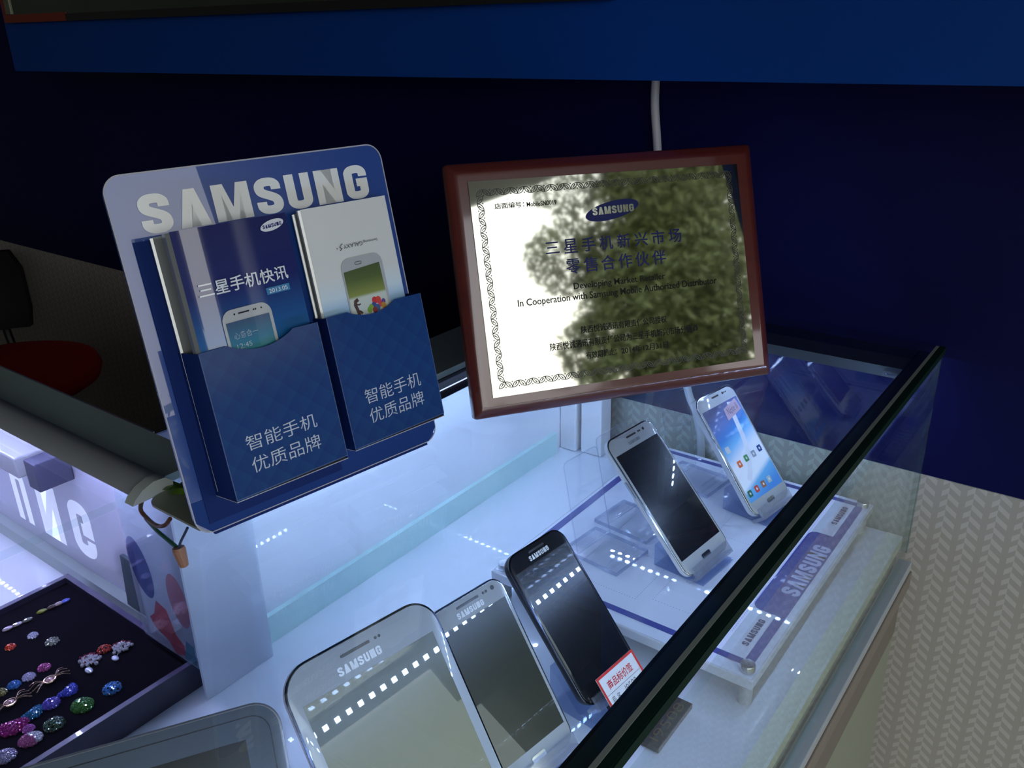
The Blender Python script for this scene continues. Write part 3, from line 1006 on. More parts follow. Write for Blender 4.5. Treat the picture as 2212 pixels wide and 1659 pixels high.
typeset(bm, 'MobileSN0019', -0.0855, 0.1866, -0.0567, 0.1909, PZ, bold=0.011)
decal('code_lettering', bm, M_en_k, pq)
decal('english_lettering', typeset(B(), 'Developing Market Retailer', -0.0488, 0.1060, 0.0455, 0.1136, PZ, bold=0.010), M_en_k, pq)
decal('english_lettering', typeset(B(), 'In Cooperation with Samsung Mobile Authorized Distributor', -0.1048, 0.0957, 0.1006, 0.1042, PZ, bold=0.010), M_en_k, pq)
decal('company_lettering', typeset(B(), '陕西悦诚通讯有限责任公司授权', -0.0462, 0.0662, 0.0427, 0.0732, PZ, bold=0.012), M_en_k, pq)
decal('company_lettering', typeset(B(), '陕西悦诚通讯有限责任公司为三星手机新兴市场分销商', -0.0787, 0.0536, 0.0751, 0.0610, PZ, bold=0.012), M_en_k, pq)
bm = typeset(B(), '有效期截止：', -0.0441, 0.0418, -0.0130, 0.0487, PZ, bold=0.011)
typeset(bm, '2014年12月31日', -0.0078, 0.0418, 0.0415, 0.0485, PZ, bold=0.011)
decal('date_lettering', bm, M_en_k, pq)


def spaced(bm, s, u0, v0, u1, v1, z, bold):
    h = v1 - v0
    n = len(s)
    cw = h * 1.02
    for i, ch in enumerate(s):
        x = u0 + (u1 - u0 - cw) * i / (n - 1)
        lo, hi = (v0 + h * 0.10, v1 - h * 0.10) if ch == '三' else (v0, v1)
        typeset(bm, ch, x, lo, x + cw, hi, z, bold=bold)


bm = B()
spaced(bm, '三星手机新兴市场', -0.0724, 0.1412, 0.0670, 0.1544, PZ, 0.0105)
spaced(bm, '零售合作伙伴', -0.0541, 0.1222, 0.0482, 0.1360, PZ, 0.0105)
decal('blue_lettering', bm, M_en_b, pq)
ov_ = decal('logo_oval', flat(B(), ellipse(-0.0021, 0.1771, 0.0278, 0.0083, 0.17, 48), PZ), M_en_b, pq)
decal('logo_lettering', wordmark(B(), 'SAMSUNG', -0.0222, 0.1736, 0.0200, 0.1806, PZ + 0.0002, skew=0.02), mat('plate_logo_type', (0.55, 0.56, 0.48), 0.12, metal=0.9), ov_)
# engraved leaf border
orn = B()


def leaf_unit(ox, oy, dx, dy, L, H, odd):
    def q(s_, t_):
        t_ = 1 - t_ if odd else t_
        return (ox + dx[0] * s_ * L + dy[0] * t_ * H, oy + dx[1] * s_ * L + dy[1] * t_ * H)
    for sg in (-1, 1):
        ribbon(orn, [q(0.02 + 0.98 * k / 9 - sg * 0.26 * math.sin(PI * k / 9) ** 0.9 * 0.75, 0.02 + 0.96 * k / 9 + sg * 0.24 * math.sin(PI * k / 9) ** 0.9) for k in range(10)], 0.00072, PZ)
    ribbon(orn, [q(0.24, 0.26), q(0.46, 0.42), q(0.60, 0.60), q(0.72, 0.74)], 0.00056, PZ)
    ribbon(orn, [q(0.42, 0.56), q(0.54, 0.66), q(0.64, 0.82)], 0.00040, PZ)
    c = q(1.0, 0.10)
    for k in range(3):
        aa = k * PI / 3 + 0.5
        e = 0.00095
        n1 = aa + PI / 2
        flat(orn, [(c[0] + e * math.cos(aa), c[1] + e * math.sin(aa)), (c[0] + 0.28 * e * math.cos(n1), c[1] + 0.28 * e * math.sin(n1)), (c[0] - e * math.cos(aa), c[1] - e * math.sin(aa)), (c[0] - 0.28 * e * math.cos(n1), c[1] - 0.28 * e * math.sin(n1))], PZ)


BHt = 0.0058
x0, x1, y0, y1 = -0.1318, 0.1273, 0.0258, 0.2050
nx, ny = 40, 26
for i in range(nx):
    L = (x1 - x0) / nx
    leaf_unit(x0 + i * L, y1 - BHt, (1, 0), (0, 1), L, BHt, i % 2)
    leaf_unit(x0 + i * L, y0, (1, 0), (0, 1), L, BHt, i % 2)
for i in range(ny):
    L = (y1 - y0 - 2 * BHt) / ny
    leaf_unit(x0 + BHt, y0 + BHt + i * L, (0, 1), (-1, 0), L, BHt, i % 2)
    leaf_unit(x1, y0 + BHt + i * L, (0, 1), (-1, 0), L, BHt, i % 2)
decal('leaf_border', orn, mat('etched_olive', (0.035, 0.038, 0.024), 0.5), pq)
bm = loft(B(), [[(-0.03, 0.0, -0.055), (0.03, 0.0, -0.055), (0.02, 0.17, -0.0062), (-0.02, 0.17, -0.0062)], [(-0.03, 0.0, -0.059), (0.03, 0.0, -0.059), (0.02, 0.175, -0.0062), (-0.02, 0.175, -0.0062)]])
bmesh.ops.translate(bm, verts=bm.verts, vec=(0, 0.0180, 0))
obj('easel_leg', bm, M_wood, pq)

# ------------------------------------------------------------------ display board on standoffs
BT = 0.745
db = empty('display_board', 'clear-edged white display board with violet border raised on standoffs', 'display board', T(-0.345, 0.795, BT))
bx0, bx1, by0, by1 = -0.146, 0.148, -0.195, 0.178
bm = bbox((bx0, by0, -0.0105), (bx1, by1, 0.0), 0.0012)
obj('board_slab', bm, mat('white_acrylic_slab', (0.60, 0.62, 0.66), 0.25, coat=1.0, coat_rough=0.04), db)
M_violet = mat('violet_print', (0.055, 0.060, 0.27), 0.35, coat=0.9, coat_rough=0.03)
M_sheet = mat('white_sheet', (0.70, 0.72, 0.80), 0.4, coat=0.9, coat_rough=0.03)
px0, px1, py0, py1 = -0.1405, 0.1400, -0.1790, 0.1700
decal('printed_sheet', flat(B(), [(bx0 + 0.002, by0 + 0.002), (bx1 - 0.002, by0 + 0.002), (bx1 - 0.002, by1 - 0.002), (bx0 + 0.002, by1 - 0.002)], 0.0002), M_sheet, db)
bw = 0.0092
bm = B()
for pts in ([(px0, py0), (px1, py0), (px1, py0 + 0.008), (px0, py0 + 0.008)], [(px0, py1 - 0.008), (px1, py1 - 0.008), (px1, py1), (px0, py1)],
            [(px0, py0 + 0.008), (px0 + bw, py0 + 0.008), (px0 + bw, py1 - 0.008), (px0, py1 - 0.008)], [(px1 - bw, py0 + 0.008), (px1, py0 + 0.008), (px1, py1 - 0.008), (px1 - bw, py1 - 0.008)]):
    flat(bm, pts, 0.0004)
ya, yb = -0.094, 0.079
flat(bm, [(px1 - bw, ya), (px1 - bw, yb)] + [(px1 - 0.0345 + 0.010 * (1 - math.sin(a)), yb - 0.010 * (1 - math.cos(a))) for a in [PI / 2 * k / 6 for k in range(7)]] + [(px1 - 0.0345 + 0.010 * (1 - math.cos(a)), ya + 0.010 * (1 - math.sin(a))) for a in [PI / 2 * k / 6 for k in range(7)]], 0.0004)
decal('violet_border', bm, M_violet, db)



def logo_on_board(x_base, x_cap, ya_, yb_, z, m, name):
    """letters whose baseline is at x_base (towards the customer), cap height towards x_cap, reading along +Y"""
    tmp = wordmark(B(), 'SAMSUNG', ya_, 0.0, yb_, abs(x_base - x_cap), z)
    for v in tmp.verts:
        a, b = v.co.x, v.co.y
        v.co.x, v.co.y = x_base - b, a
    return decal(name, tmp, m, db)


logo_on_board(0.1380, 0.1195, -0.0540, 0.0530, 0.0006, mat('pale_violet_letter', (0.52, 0.55, 0.78), 0.35, coat=0.8), 'large_lettering')
M_small = mat('dark_violet_letter', (0.05, 0.05, 0.14), 0.4, coat=0.8)
logo_on_board(0.1260, 0.1195, -0.1530, -0.1080, 0.0006, M_small, 'small_lettering')
logo_on_board(0.1260, 0.1195, 0.1060, 0.1520, 0.0006, M_small, 'small_lettering')
bm = B()
for (a, b, c, d) in ((-0.075, -0.150, 0.005, -0.075), (-0.075, -0.060, 0.005, 0.015), (-0.075, 0.085, 0.005, 0.155), (0.020, -0.140, 0.105, -0.055), (0.020, 0.010, 0.105, 0.095)):
    n = 26
    for side in range(4):
        for k in range(n):
            tt = k / n
            x, y = ((a + (c - a) * tt, b), (c, b + (d - b) * tt), (c - (c - a) * tt, d), (a, d - (d - b) * tt))[side]
            flat(bm, [(x - 0.0004, y - 0.0004), (x + 0.0004, y - 0.0004), (x + 0.0004, y + 0.0004), (x - 0.0004, y + 0.0004)], 0.0005)
decal('dotted_outlines', bm, mat('grey_violet_dot', (0.20, 0.20, 0.36), 0.5), db)
M_chrome = mat('brushed_steel', (0.62, 0.63, 0.66), 0.22, metal=1.0)
for (x, y) in ((bx1 - 0.010, by0 + 0.012), (bx1 - 0.010, by1 - 0.012), (bx0 + 0.010, by0 + 0.012), (bx0 + 0.010, by1 - 0.012)):
    so = obj('standoff', lathe(B(), [(0.0068, -0.0348), (0.0068, -0.0106)], 24, (x, y)), mat('grey_standoff', (0.45, 0.46, 0.46), 0.3, metal=0.4), db, True)
    obj('standoff_cap', lathe(B(), [(0.0072, 0.0006), (0.0072, 0.0062), (0.0066, 0.0072), (0.004, 0.0074)], 24, (x, y)), M_chrome, so, True)

# ------------------------------------------------------------------ phones
M_bez_w = mat('white_bezel_glass', (0.43, 0.445, 0.46), 0.3, coat=1.0, coat_rough=0.008)
M_bez_k = mat('black_bezel_glass', (0.010, 0.011, 0.014), 0.3, coat=1.0, coat_rough=0.008)
M_scr = mat('dark_screen', (0.0035, 0.0035, 0.006), 0.25, coat=1.0, coat_rough=0.004)
M_scr_g = mat('grey_dummy_screen', (0.022, 0.025, 0.014), 0.3, coat=1.0, coat_rough=0.004)
M_scr_lcd = mat('grey_lcd_screen', (0.075, 0.080, 0.040), 0.3, coat=1.0, coat_rough=0.004)
M_rim = mat('silver_rim', (0.55, 0.57, 0.60), 0.16, metal=1.0)
M_rim_k = mat('dark_rim', (0.05, 0.055, 0.075), 0.18, metal=1.0)
M_bodyw = mat('white_body', (0.68, 0.69, 0.70), 0.35, coat=0.6)
M_grille = mat('grille_dark', (0.05, 0.05, 0.05), 0.3, metal=0.6)
M_grey_type = mat('grey_type', (0.20, 0.21, 0.22), 0.35, metal=0.3)
M_pale_type = mat('silver_type', (0.82, 0.83, 0.86), 0.4)


def phone(name, label, mw, w, h, r, depth, bez_m, rim_m, body_m, scr_m, top, bottom, side, type_m, cat='phone', grille=0.17, gx=0.0, button=True, type_w=0.30, cams=((0.20, 0.0016), (0.24, 0.0009), (0.28, 0.0009))):
    """origin at the foot of the front face; the screen faces local +Z"""
    p = empty(name, label, cat, mw)
    hw = w / 2

    def rl(ins, z):
        return [(x, y, z) for x, y in rrect(-hw + ins, ins, hw - ins, h - ins, max(r - ins, 0.001), 8)]
    obj('body', loft(B(), [rl(0.0030, -depth), rl(0.0008, -depth + 0.0012), rl(0.0, -depth * 0.55), rl(0.0004, -0.0022)]), body_m, p, True)
    obj('metal_rim', loft(B(), [rl(0.0002, -0.0021), rl(-0.0002, -0.0016), rl(-0.0002, -0.0004), rl(0.0006, 0.0001), rl(0.0012, 0.0001)]), rim_m, p, True)
    g = obj('front_glass', loft(B(), [rl(0.0014, -0.0006), rl(0.0014, 0.0002), rl(0.0018, 0.0004)]), bez_m, p, True)
    decal('screen', flat(B(), [(-hw + side, bottom), (hw - side, bottom), (hw - side, h - top), (-hw + side, h - top)], 0.0006), scr_m, p)
    gy = h - top * 0.36
    gw = w * grille / 2
    obj('speaker_grille', prism(B(), rrect(gx - gw, gy - 0.0010, gx + gw, gy + 0.0010, 0.0009, 4), 0.0004, 0.0008), M_grille, p)
    for fx, rad in cams:
        obj('front_sensor', lathe(B(), [(rad, 0.0004), (rad, 0.0006)], 14, (gx + fx * w, gy)), M_black, p)
    wm = w * type_w / 2
    decal('lettering', wordmark(B(), 'SAMSUNG', gx - wm, gy - top * 0.36 - wm * 0.14, gx + wm, gy - top * 0.36 + wm * 0.20, 0.0006), type_m, p)
    if button:
        obj('home_button', prism(B(), rrect(-w * 0.095, bottom * 0.5 - 0.0024, w * 0.095, bottom * 0.5 + 0.0024, 0.0022, 5), 0.0004, 0.0010), rim_m if body_m is not M_black else M_rim_k, p)
    return p


M_block = pane_mat('blue_cast_acrylic', (0.74, 0.80, 0.92), f0=0.10, rough=0.02)
M_lip = pane_mat('frosted_lip_acrylic', (0.86, 0.88, 0.93), f0=0.12, rough=0.08, milk=0.28, milk_col=(0.75, 0.77, 0.85))


def acrylic_rest(name, label, mw, w, drop, group, lip=0.006, pane_h=0.085, front=0.030, back=0.050):
    """solid acrylic wedge with a lip under a phone; frame origin sits at the phone's foot, drop = height above the surface"""
    x, y, z = mw.translation
    ux = Vector((mw[0][0], mw[1][0], 0)).normalized()
    n = Vector((ux.y, -ux.x, 0))
    base = Matrix(((ux.x, n.x, 0, x), (ux.y, n.y, 0, y), (0, 0, 1, z - drop), (0, 0, 0, 1)))
    a = empty(name, label, 'phone stand', base, group)
    hw = w / 2
    # wedge block: profile in (n, z)
    d0 = -0.018
    tl = math.atan2(mw[2][1], 1)
    sec = [(-back, 0.0004), (front * 0.35, 0.0004), (front * 0.35, drop * 0.30), (d0, drop * 0.30), (-back, drop + 0.016)]
    obj('block', loft(B(), [[(-hw, q[0], q[1]) for q in sec], [(hw, q[0], q[1]) for q in sec]]), M_block, a)
    return a, base


def lip_on(rest, mw_phone, w, lift=0.0075, m=None):
    """clear bar across the phone's foot, part of the rest"""
    l = mw_phone
    bm = box(B(), (-w / 2, -0.0040, 0.0016), (w / 2, lift, 0.0052))
    box(bm, (-w / 2, -0.0060, -0.0125), (w / 2, -0.0022, 0.0052))
    bmesh.ops.transform(bm, matrix=rest.matrix_world.inverted() @ l, verts=bm.verts)
    return obj('lip', bm, m or M_lip, rest)


GR = 'clear stands under the phones'
# white-clad phone with a lit-looking home screen print
mw = frame(-0.2872, 0.8822, 0.7575, -8.5, 38.6)
n2 = phone('smartphone', 'white phone in a clear case showing blue home screen, farthest back', mw, 0.0805, 0.151, 0.013, 0.0094, M_bez_w, M_rim, M_bodyw, mat('home_screen_print', (0.5, 0.6, 0.8), 0.35), 0.0165, 0.0175, 0.0042, M_grey_type, type_w=0.0001)
hs = MATS['home_screen_print']


def home_screen(m):
    nt = m.node_tree
    n, l = nt.nodes, nt.links
    b = n['Principled BSDF']
    b.inputs['Coat Weight'].default_value = 1.0
    tc = n.new('ShaderNodeTexCoord')
    sp = n.new('ShaderNodeSeparateXYZ')
    l.new(tc.outputs['Object'], sp.inputs[0])
    mr = n.new('ShaderNodeMapRange')
    mr.inputs['From Min'].default_value = 0.0175
    mr.inputs['From Max'].default_value = 0.1345
    ad = n.new('ShaderNodeMath')
    ad.operation = 'MULTIPLY_ADD'
    ad.inputs[1].default_value = -0.28
    l.new(sp.outputs['X'], ad.inputs[0])
    l.new(sp.outputs['Y'], ad.inputs[2])
    l.new(ad.outputs[0], mr.inputs['Value'])
    cr = n.new('ShaderNodeValToRGB')
    stops = [(0.0, (0.05, 0.22, 0.60)), (0.16, (0.10, 0.36, 0.66)), (0.22, (0.62, 0.70, 0.80)), (0.45, (0.62, 0.68, 0.80)), (0.60, (0.16, 0.42, 0.74)), (0.72, (0.05, 0.20, 0.55)), (0.84, (0.10, 0.16, 0.42)), (1.0, (0.05, 0.06, 0.16))]
    while len(cr.color_ramp.elements) < len(stops):
        cr.color_ramp.elements.new(0.5)
    for e, (p, c) in zip(cr.color_ramp.elements, stops):
        e.position = p
        e.color = (*c, 1)
    l.new(mr.outputs[0], cr.inputs[0])
    l.new(cr.outputs[0], b.inputs['Base Color'])
    l.new(cr.outputs[0], b.inputs['Emission Color'])
    b.inputs['Emission Strength'].default_value = 0.28


home_screen(hs)
bm = ribbon(B(), [(0.018, 0.132), (0.0145, 0.115), (0.011, 0.090), (0.005, 0.068), (-0.008, 0.050), (-0.018, 0.040)], 0.008, 0.0008)
decal('wallpaper_swoosh', bm, mat('swoosh_white', (0.60, 0.66, 0.78), 0.4, coat=1.0, emit=(0.6, 0.66, 0.78), estr=0.2), n2)
for x, y, c in ((-0.0275, 0.0830, (.75, .75, .78)), (-0.0200, 0.0620, (.75, .14, .04)), (-0.0040, 0.0640, (.05, .30, .10)), (0.0120, 0.0640, (.30, .36, .46)), (0.0270, 0.0660, (.03, .08, .30)), (-0.0290, 0.0270, (.03, .16, .10)), (-0.0140, 0.0275, (.65, .06, .04)), (0.0010, 0.0280, (.36, .13, .06)), (0.0150, 0.0290, (.45, .55, .55))):
    ic = decal('app_icon', flat(B(), rrect(x - 0.0040, y - 0.0040, x + 0.0040, y + 0.0040, 0.0012, 3), 0.0010), mat('icon_%d_%d' % (x * 1e4, y * 1e4), c, 0.4, coat=1.0), n2)
    decal('icon_glyph', flat(B(), ellipse(x, y, 0.0015, 0.0017, 0.4, 10), 0.0012), M_tw, ic)
lab = obj('note_sticker', prism(B(), [(0.000, 0.112), (0.033, 0.118), (0.031, 0.133), (0.002, 0.127)], 0.0010, 0.0012), mat('pink_sticker', (0.50, 0.36, 0.44), 0.5), n2)
decal('sticker_lettering', typeset(B(), 'Note II', 0.006, 0.1175, 0.028, 0.1255, 0.0014, bold=-0.01, vslope=0.003), mat('pencil', (0.12, 0.08, 0.14), 0.6), lab)
cs = B()
loft(cs, [[(x, y, -0.0108) for x, y in rrect(-0.0415, -0.001, 0.0415, 0.152, 0.014, 8)], [(x, y, 0.0010) for x, y in rrect(-0.0421, -0.0016, 0.0421, 0.1526, 0.0145, 8)]], False, False)
obj('clear_case', cs, pane_mat('clear_case_plastic', (0.93, 0.95, 0.98), f0=0.09, rough=0.03), n2, True)
r, bs = acrylic_rest('phone_rest', 'clear wedge stand holding the phone with the blue home screen', mw, 0.060, 0.0118, GR)
lip_on(r, mw, 0.066)

mw = frame(-0.3000, 0.7350, 0.7560, -5.5, 42.8)
mg = phone('smartphone', 'large white phone with a black screen in the middle of the board', mw, 0.085, 0.1645, 0.0125, 0.0085, M_bez_w, M_rim, M_bodyw, M_scr, 0.0195, 0.0185, 0.0040, M_grey_type, type_w=0.24, grille=0.20, cams=((0.16, 0.0011), (0.19, 0.0011), (0.27, 0.0017)))
obj('side_key', bbox((-0.0431, 0.098, -0.0055), (-0.0422, 0.118, -0.0028), 0.0003), M_rim, mg)
r, bs = acrylic_rest('phone_rest', 'clear wedge stand holding the large white phone mid-board', mw, 0.062, 0.0103, GR)
lip_on(r, mw, 0.070)

mw = frame(-0.2959, 0.5310, 0.7382, -5.5, 41.1)
s4 = phone('smartphone', 'black phone with a dark screen behind the red price tag', mw, 0.0769, 0.147, 0.014, 0.0100, M_bez_k, M_rim_k, M_black, M_scr, 0.0165, 0.0170, 0.0036, M_pale_type, grille=0.26, cams=(), type_w=0.34)
r, bs = acrylic_rest('phone_rest', 'clear wedge stand holding the black phone at the board corner', mw, 0.062, 0.0272, GR)
lip_on(r, mw, 0.062)

mw = frame(-0.3023, 0.4275, 0.7297, -8.0, 35.8)
nw = phone('smartphone', 'white phone with olive reflections, half hidden by the big tablet', mw, 0.0805, 0.151, 0.0125, 0.0094, M_bez_w, M_rim, M_bodyw, M_scr_g, 0.0185, 0.0175, 0.0042, M_pale_type, grille=0.30, cams=((0.22, 0.0012), (0.26, 0.0012), (0.35, 0.0019)), type_w=0.36)
r, bs = acrylic_rest('phone_rest', 'clear wedge stand holding the white phone beside the big tablet', mw, 0.062, 0.0187, GR)
lip_on(r, mw, 0.074)

mw = frame(-0.2781, 0.3053, 0.7246, -9.36, 34.34)
nt8 = phone('tablet', 'big white tablet leaning in front with a long row of light reflections', mw, 0.128, 0.200, 0.0215, 0.0085, M_bez_w, M_rim_k, M_bodyw, M_scr_lcd, 0.0260, 0.024, 0.0090, M_pale_type, 'tablet', grille=0.19, gx=-0.006, cams=((0.135, 0.0011), (0.16, 0.0011)), type_w=0.28)
r, bs = acrylic_rest('phone_rest', 'clear wedge stand under the big white tablet in front', mw, 0.090, 0.0136, GR)
lip_on(r, mw, 0.100)

mw = frame(-0.3757, 0.0921, 0.7300, -30.9, 36.35)
tb = phone('tablet', 'silver-grey tablet cut off at the bottom left corner of the frame', mw, 0.262, 0.180, 0.018, 0.0089, mat('silver_grey_bezel', (0.11, 0.125, 0.15), 0.4, coat=0.4), mat('pewter_rim', (0.22, 0.22, 0.24), 0.35, metal=0.5), M_bodyw, M_scr, 0.021, 0.021, 0.0235, M_grey_type, 'tablet', grille=0.01, cams=(), button=False, type_w=0.0001)
decal('frame_seam', ribbon(B(), rrect(-0.131 + 0.0075, 0.0075, 0.131 - 0.0075, 0.18 - 0.0075, 0.012, 8), 0.0006, 0.0007, closed=True), M_black, tb)
r, bs = acrylic_rest('phone_rest', 'clear wedge stand under the silver-grey tablet at bottom left', mw, 0.12, 0.019, GR)

# ------------------------------------------------------------------ empty acrylic stands
GE = 'empty acrylic stands on the board'


def empty_stand(label, x, y, yaw):
    mwb = frame(x, y, BT + 0.0009, yaw, 0.0) @ Matrix.Rotation(-PI / 2, 4, 'X')
    a = empty('acrylic_stand', label, 'phone stand', mwb, GE)
    # local: X = width, Y = away from the customer, Z = up
    w = 0.029
    bm = bbox((-w, -0.036, 0.0), (w, 0.036, 0.0045), 0.0006)
    obj('base_plate', bm, M_acryl_thin, a)
    bm = B()
    for q in ((-w, -0.0368, 0, w, -0.0361, 0.0045), (-w, 0.0361, 0, w, 0.0368, 0.0045), (-w - 0.0007, -0.036, 0, -w - 0.0001, 0.036, 0.0045), (w + 0.0001, -0.036, 0, w + 0.0007, 0.036, 0.0045)):
        box(bm, q[:3], q[3:])
    obj('cut_edge', bm, M_acryl_edge, a)
    pts = rrect(-w, 0.0, w, 0.106, 0.006, 5, (0, 0, 1, 1))
    tl = Matrix.Translation((0, 0.018, 0.0048)) @ Matrix.Rotation(PI / 2 - 0.20, 4, 'X')
    bm = prism(B(), pts, 0.0, 0.0022)
    bmesh.ops.transform(bm, matrix=tl, verts=bm.verts)
    obj('back_rest', bm, M_acryl_thin, a)
    bm = B()
    ribbon(bm, pts, 0.0011, 0.0023, closed=True)
    bmesh.ops.transform(bm, matrix=tl, verts=bm.verts)
    obj('rest_edge', bm, M_acryl_edge, a)
    bm = B()
    tube(bm, [(-w, 0.016, 0.0075), (w, 0.016, 0.0075)], 0.0028, 10)
    box(bm, (-w, -0.030, 0.0046), (w, -0.026, 0.014))
    obj('front_lip', bm, M_acryl_thin, a, True)
    return a


empty_stand('empty clear stand on the board nearest the black phone', -0.408, 0.700, -6)
empty_stand('empty clear stand mostly hidden behind the large white phone', -0.412, 0.772, -6)
empty_stand('empty clear stand at the far end of the board, left of the blue-screen phone', -0.400, 0.905, -6)

# ------------------------------------------------------------------ price tag, model label
mwt = frame(-0.2660, 0.5160, 0.7440, -5.5, 41.1)
tg = empty('price_tag', 'white price tag with red border in front of the black phone', 'price tag', mwt)
obj('card', box(B(), (-0.026, 0.000, 0.0008), (0.026, 0.040, 0.0013)), mat('white_card', (0.72, 0.72, 0.74), 0.45, coat=0.3), tg)
M_red = mat('red_print', (0.62, 0.03, 0.02), 0.45)
bm = B()
for q in ((-0.026, 0.0378, 0.026, 0.040), (-0.026, 0.0, -0.0238, 0.0378), (0.0238, 0.0, 0.026, 0.0378)):
    flat(bm, [(q[0], q[1]), (q[2], q[1]), (q[2], q[3]), (q[0], q[3])], 0.0015)
decal('red_border', bm, M_red, tg)
decal('red_lettering', typeset(B(), '商品标价签', -0.0175, 0.0255, 0.0165, 0.0330, 0.0015, bold=0.012), M_red, tg)
bm = ribbon(B(), [(-0.0232, 0.0228), (0.0232, 0.0228)], 0.0003, 0.0015)
typeset(bm, '品 名', -0.0205, 0.0145, -0.010, 0.0200, 0.0015)
typeset(bm, 'I9500', -0.002, 0.0140, 0.014, 0.0205, 0.0015, bold=-0.01)
decal('black_lettering', bm, M_tk, tg)
obj('holder', bbox((-0.024, -0.006, -0.009), (0.024, 0.020, 0.0004), 0.0012), M_acryl_thin, tg)
obj('holder_insert', box(B(), (-0.022, -0.002, -0.0095), (0.022, 0.014, -0.0091)), mat('dark_insert', (0.03, 0.025, 0.02), 0.4), tg)

lb = empty('model_label', 'small brown block with gold lettering lying beside the price tag', 'label', T(-0.2490, 0.5420, FL + 0.0010) @ Matrix.Rotation(0.0, 4, 'Z'))
obj('block', bbox((-0.0085, -0.0325, 0.0), (0.0085, 0.0325, 0.0055), 0.0005), mat('brown_block', (0.065, 0.055, 0.050), 0.35, noise=0.15, nscale=90), lb)
bm = typeset(B(), 'I9508', -0.026, 0.0, 0.026, 0.0088, 0.0, bold=-0.014)
for v in bm.verts:
    a, b = v.co.x, v.co.y
    v.co.x, v.co.y, v.co.z = 0.0044 - b, a, 0.0057
decal('gold_lettering', bm, mat('gold_ink', (0.20, 0.145, 0.070), 0.4, metal=0.4), lb)

# ------------------------------------------------------------------ jewellery tray
tr = empty('jewellery_tray', 'black velvet tray of rhinestone pins with a violet-black rim', 'tray', T(-0.752, 0.217, FL + 0.0008))
tx, ty0, ty1 = 0.1205, -0.145, 0.1165
M_trayw = mat('violet_black_lacquer', (0.013, 0.011, 0.032), 0.4, coat=0.25)
bm = B()
for q in ((-tx, ty0, tx, ty0 + 0.006), (-tx, ty1 - 0.006, tx, ty1), (-tx, ty0 + 0.006, -tx + 0.006, ty1 - 0.006), (tx - 0.006, ty0 + 0.006, tx, ty1 - 0.006)):
    box(bm, (q[0], q[1], 0.0), (q[2], q[3], 0.0295))
obj('tray_walls', bm, M_trayw, tr)
bm = B()
for q in ((-tx, ty0, tx, ty0 + 0.0058), (-tx, ty1 - 0.0058, tx, ty1), (-tx, ty0 + 0.0058, -tx + 0.0058, ty1 - 0.0058), (tx - 0.0058, ty0 + 0.0058, tx, ty1 - 0.0058)):
    box(bm, (q[0], q[1], 0.0296), (q[2], q[3], 0.0300))
obj('tray_rim', bm, mat('violet_rim', (0.055, 0.045, 0.105), 0.35, coat=0.4), tr)
obj('velvet_pad', box(B(), (-tx + 0.0061, ty0 + 0.0061, 0.0), (tx - 0.0061, ty1 - 0.0061, 0.0235)), mat('black_velvet', (0.004, 0.003, 0.007), 0.95, spec=0.05), tr)
VZ = FL + 0.0008 + 0.0237
VS = 0.978


def gem_mat(name, c, rough=0.12):
    return mat('gem_' + name, c, rough, metal=0.35, spec=0.9, coat=1.0, coat_rough=0.02)


def stud(bm, p, nrm, r, mi):
    """small faceted stone"""
    nrm = nrm.normalized()
    a = nrm.orthogonal().normalized()
    b = nrm.cross(a)
    p = Vector(p)
    ring0 = [p + (a * math.cos(t) + b * math.sin(t)) * r for t in [k * PI / 3 for k in range(6)]]
    ring1 = [p + (a * math.cos(t) + b * math.sin(t)) * r * 0.55 + nrm * r * 0.6 for t in [k * PI / 3 + 0.3 for k in range(6)]]
    v0 = [bm.verts.new(q) for q in ring0]
    v1 = [bm.verts.new(q) for q in ring1]
    for k in range(6):
        j = (k + 1) % 6
        bm.faces.new((v0[k], v0[j], v1[j])).material_index = mi
        bm.faces.new((v0[k], v1[j], v1[k])).material_index = mi
    bm.faces.new(v1).material_index = mi


def dome_pin(label, x, y, d, col, el=1.0, ang=0.0, bend=0.0, dots=False, n=70, second=None, squash=0.55):
    key = '%d_%d' % (x * 1e4, y * 1e4)
    t = empty('rhinestone_pin', label, 'pin', T(x * VS, y * VS, VZ), 'rhinestone pins on the velvet tray')
    R = d / 2
    bm = B()
    us = []

    def sh(v):
        a, b, c = v.x * el, v.y, v.z * squash
        b += bend * a * a / R
        return Vector((a * math.cos(ang) - b * math.sin(ang), a * math.sin(ang) + b * math.cos(ang), c))
    bmesh.ops.create_uvsphere(bm, u_segments=18, v_segments=9, radius=R * 0.93)
    for v in list(bm.verts):
        v.co.z = max(v.co.z, 0.0)
        v.co = sh(v.co)
    bmesh.ops.remove_doubles(bm, verts=bm.verts, dist=1e-6)
    obj('setting', bm, mat('set_' + key, tuple(c * 0.35 for c in col), 0.4, metal=0.3), t, True)
    stones = B()
    ga = PI * (3 - math.sqrt(5))
    for i in range(n):
        z = 0.06 + 0.93 * (i + 0.5) / n
        rr_ = math.sqrt(max(0, 1 - z * z))
        th = i * ga
        v = Vector((R * rr_ * math.cos(th), R * rr_ * math.sin(th), R * z))
        mi = 0
        if dots and i % 6 == 0:
            mi = 1
        if second and v.x + v.y * 0.4 > 0.1 * R:
            mi = 1
        nn = sh(Vector((v.x / el / el, v.y, v.z / squash / squash)))
        stud(stones, sh(v), Vector((nn.x, nn.y, nn.z)), R * 0.19 * (0.85 + 0.3 * rnd.random()), mi)
    m2 = gem_mat('d' + key, (0.004, 0.004, 0.006)) if dots else (gem_mat('s' + key, second) if second else gem_mat(key, col))
    obj('stones', stones, [gem_mat(key, col), m2], t)
    return t


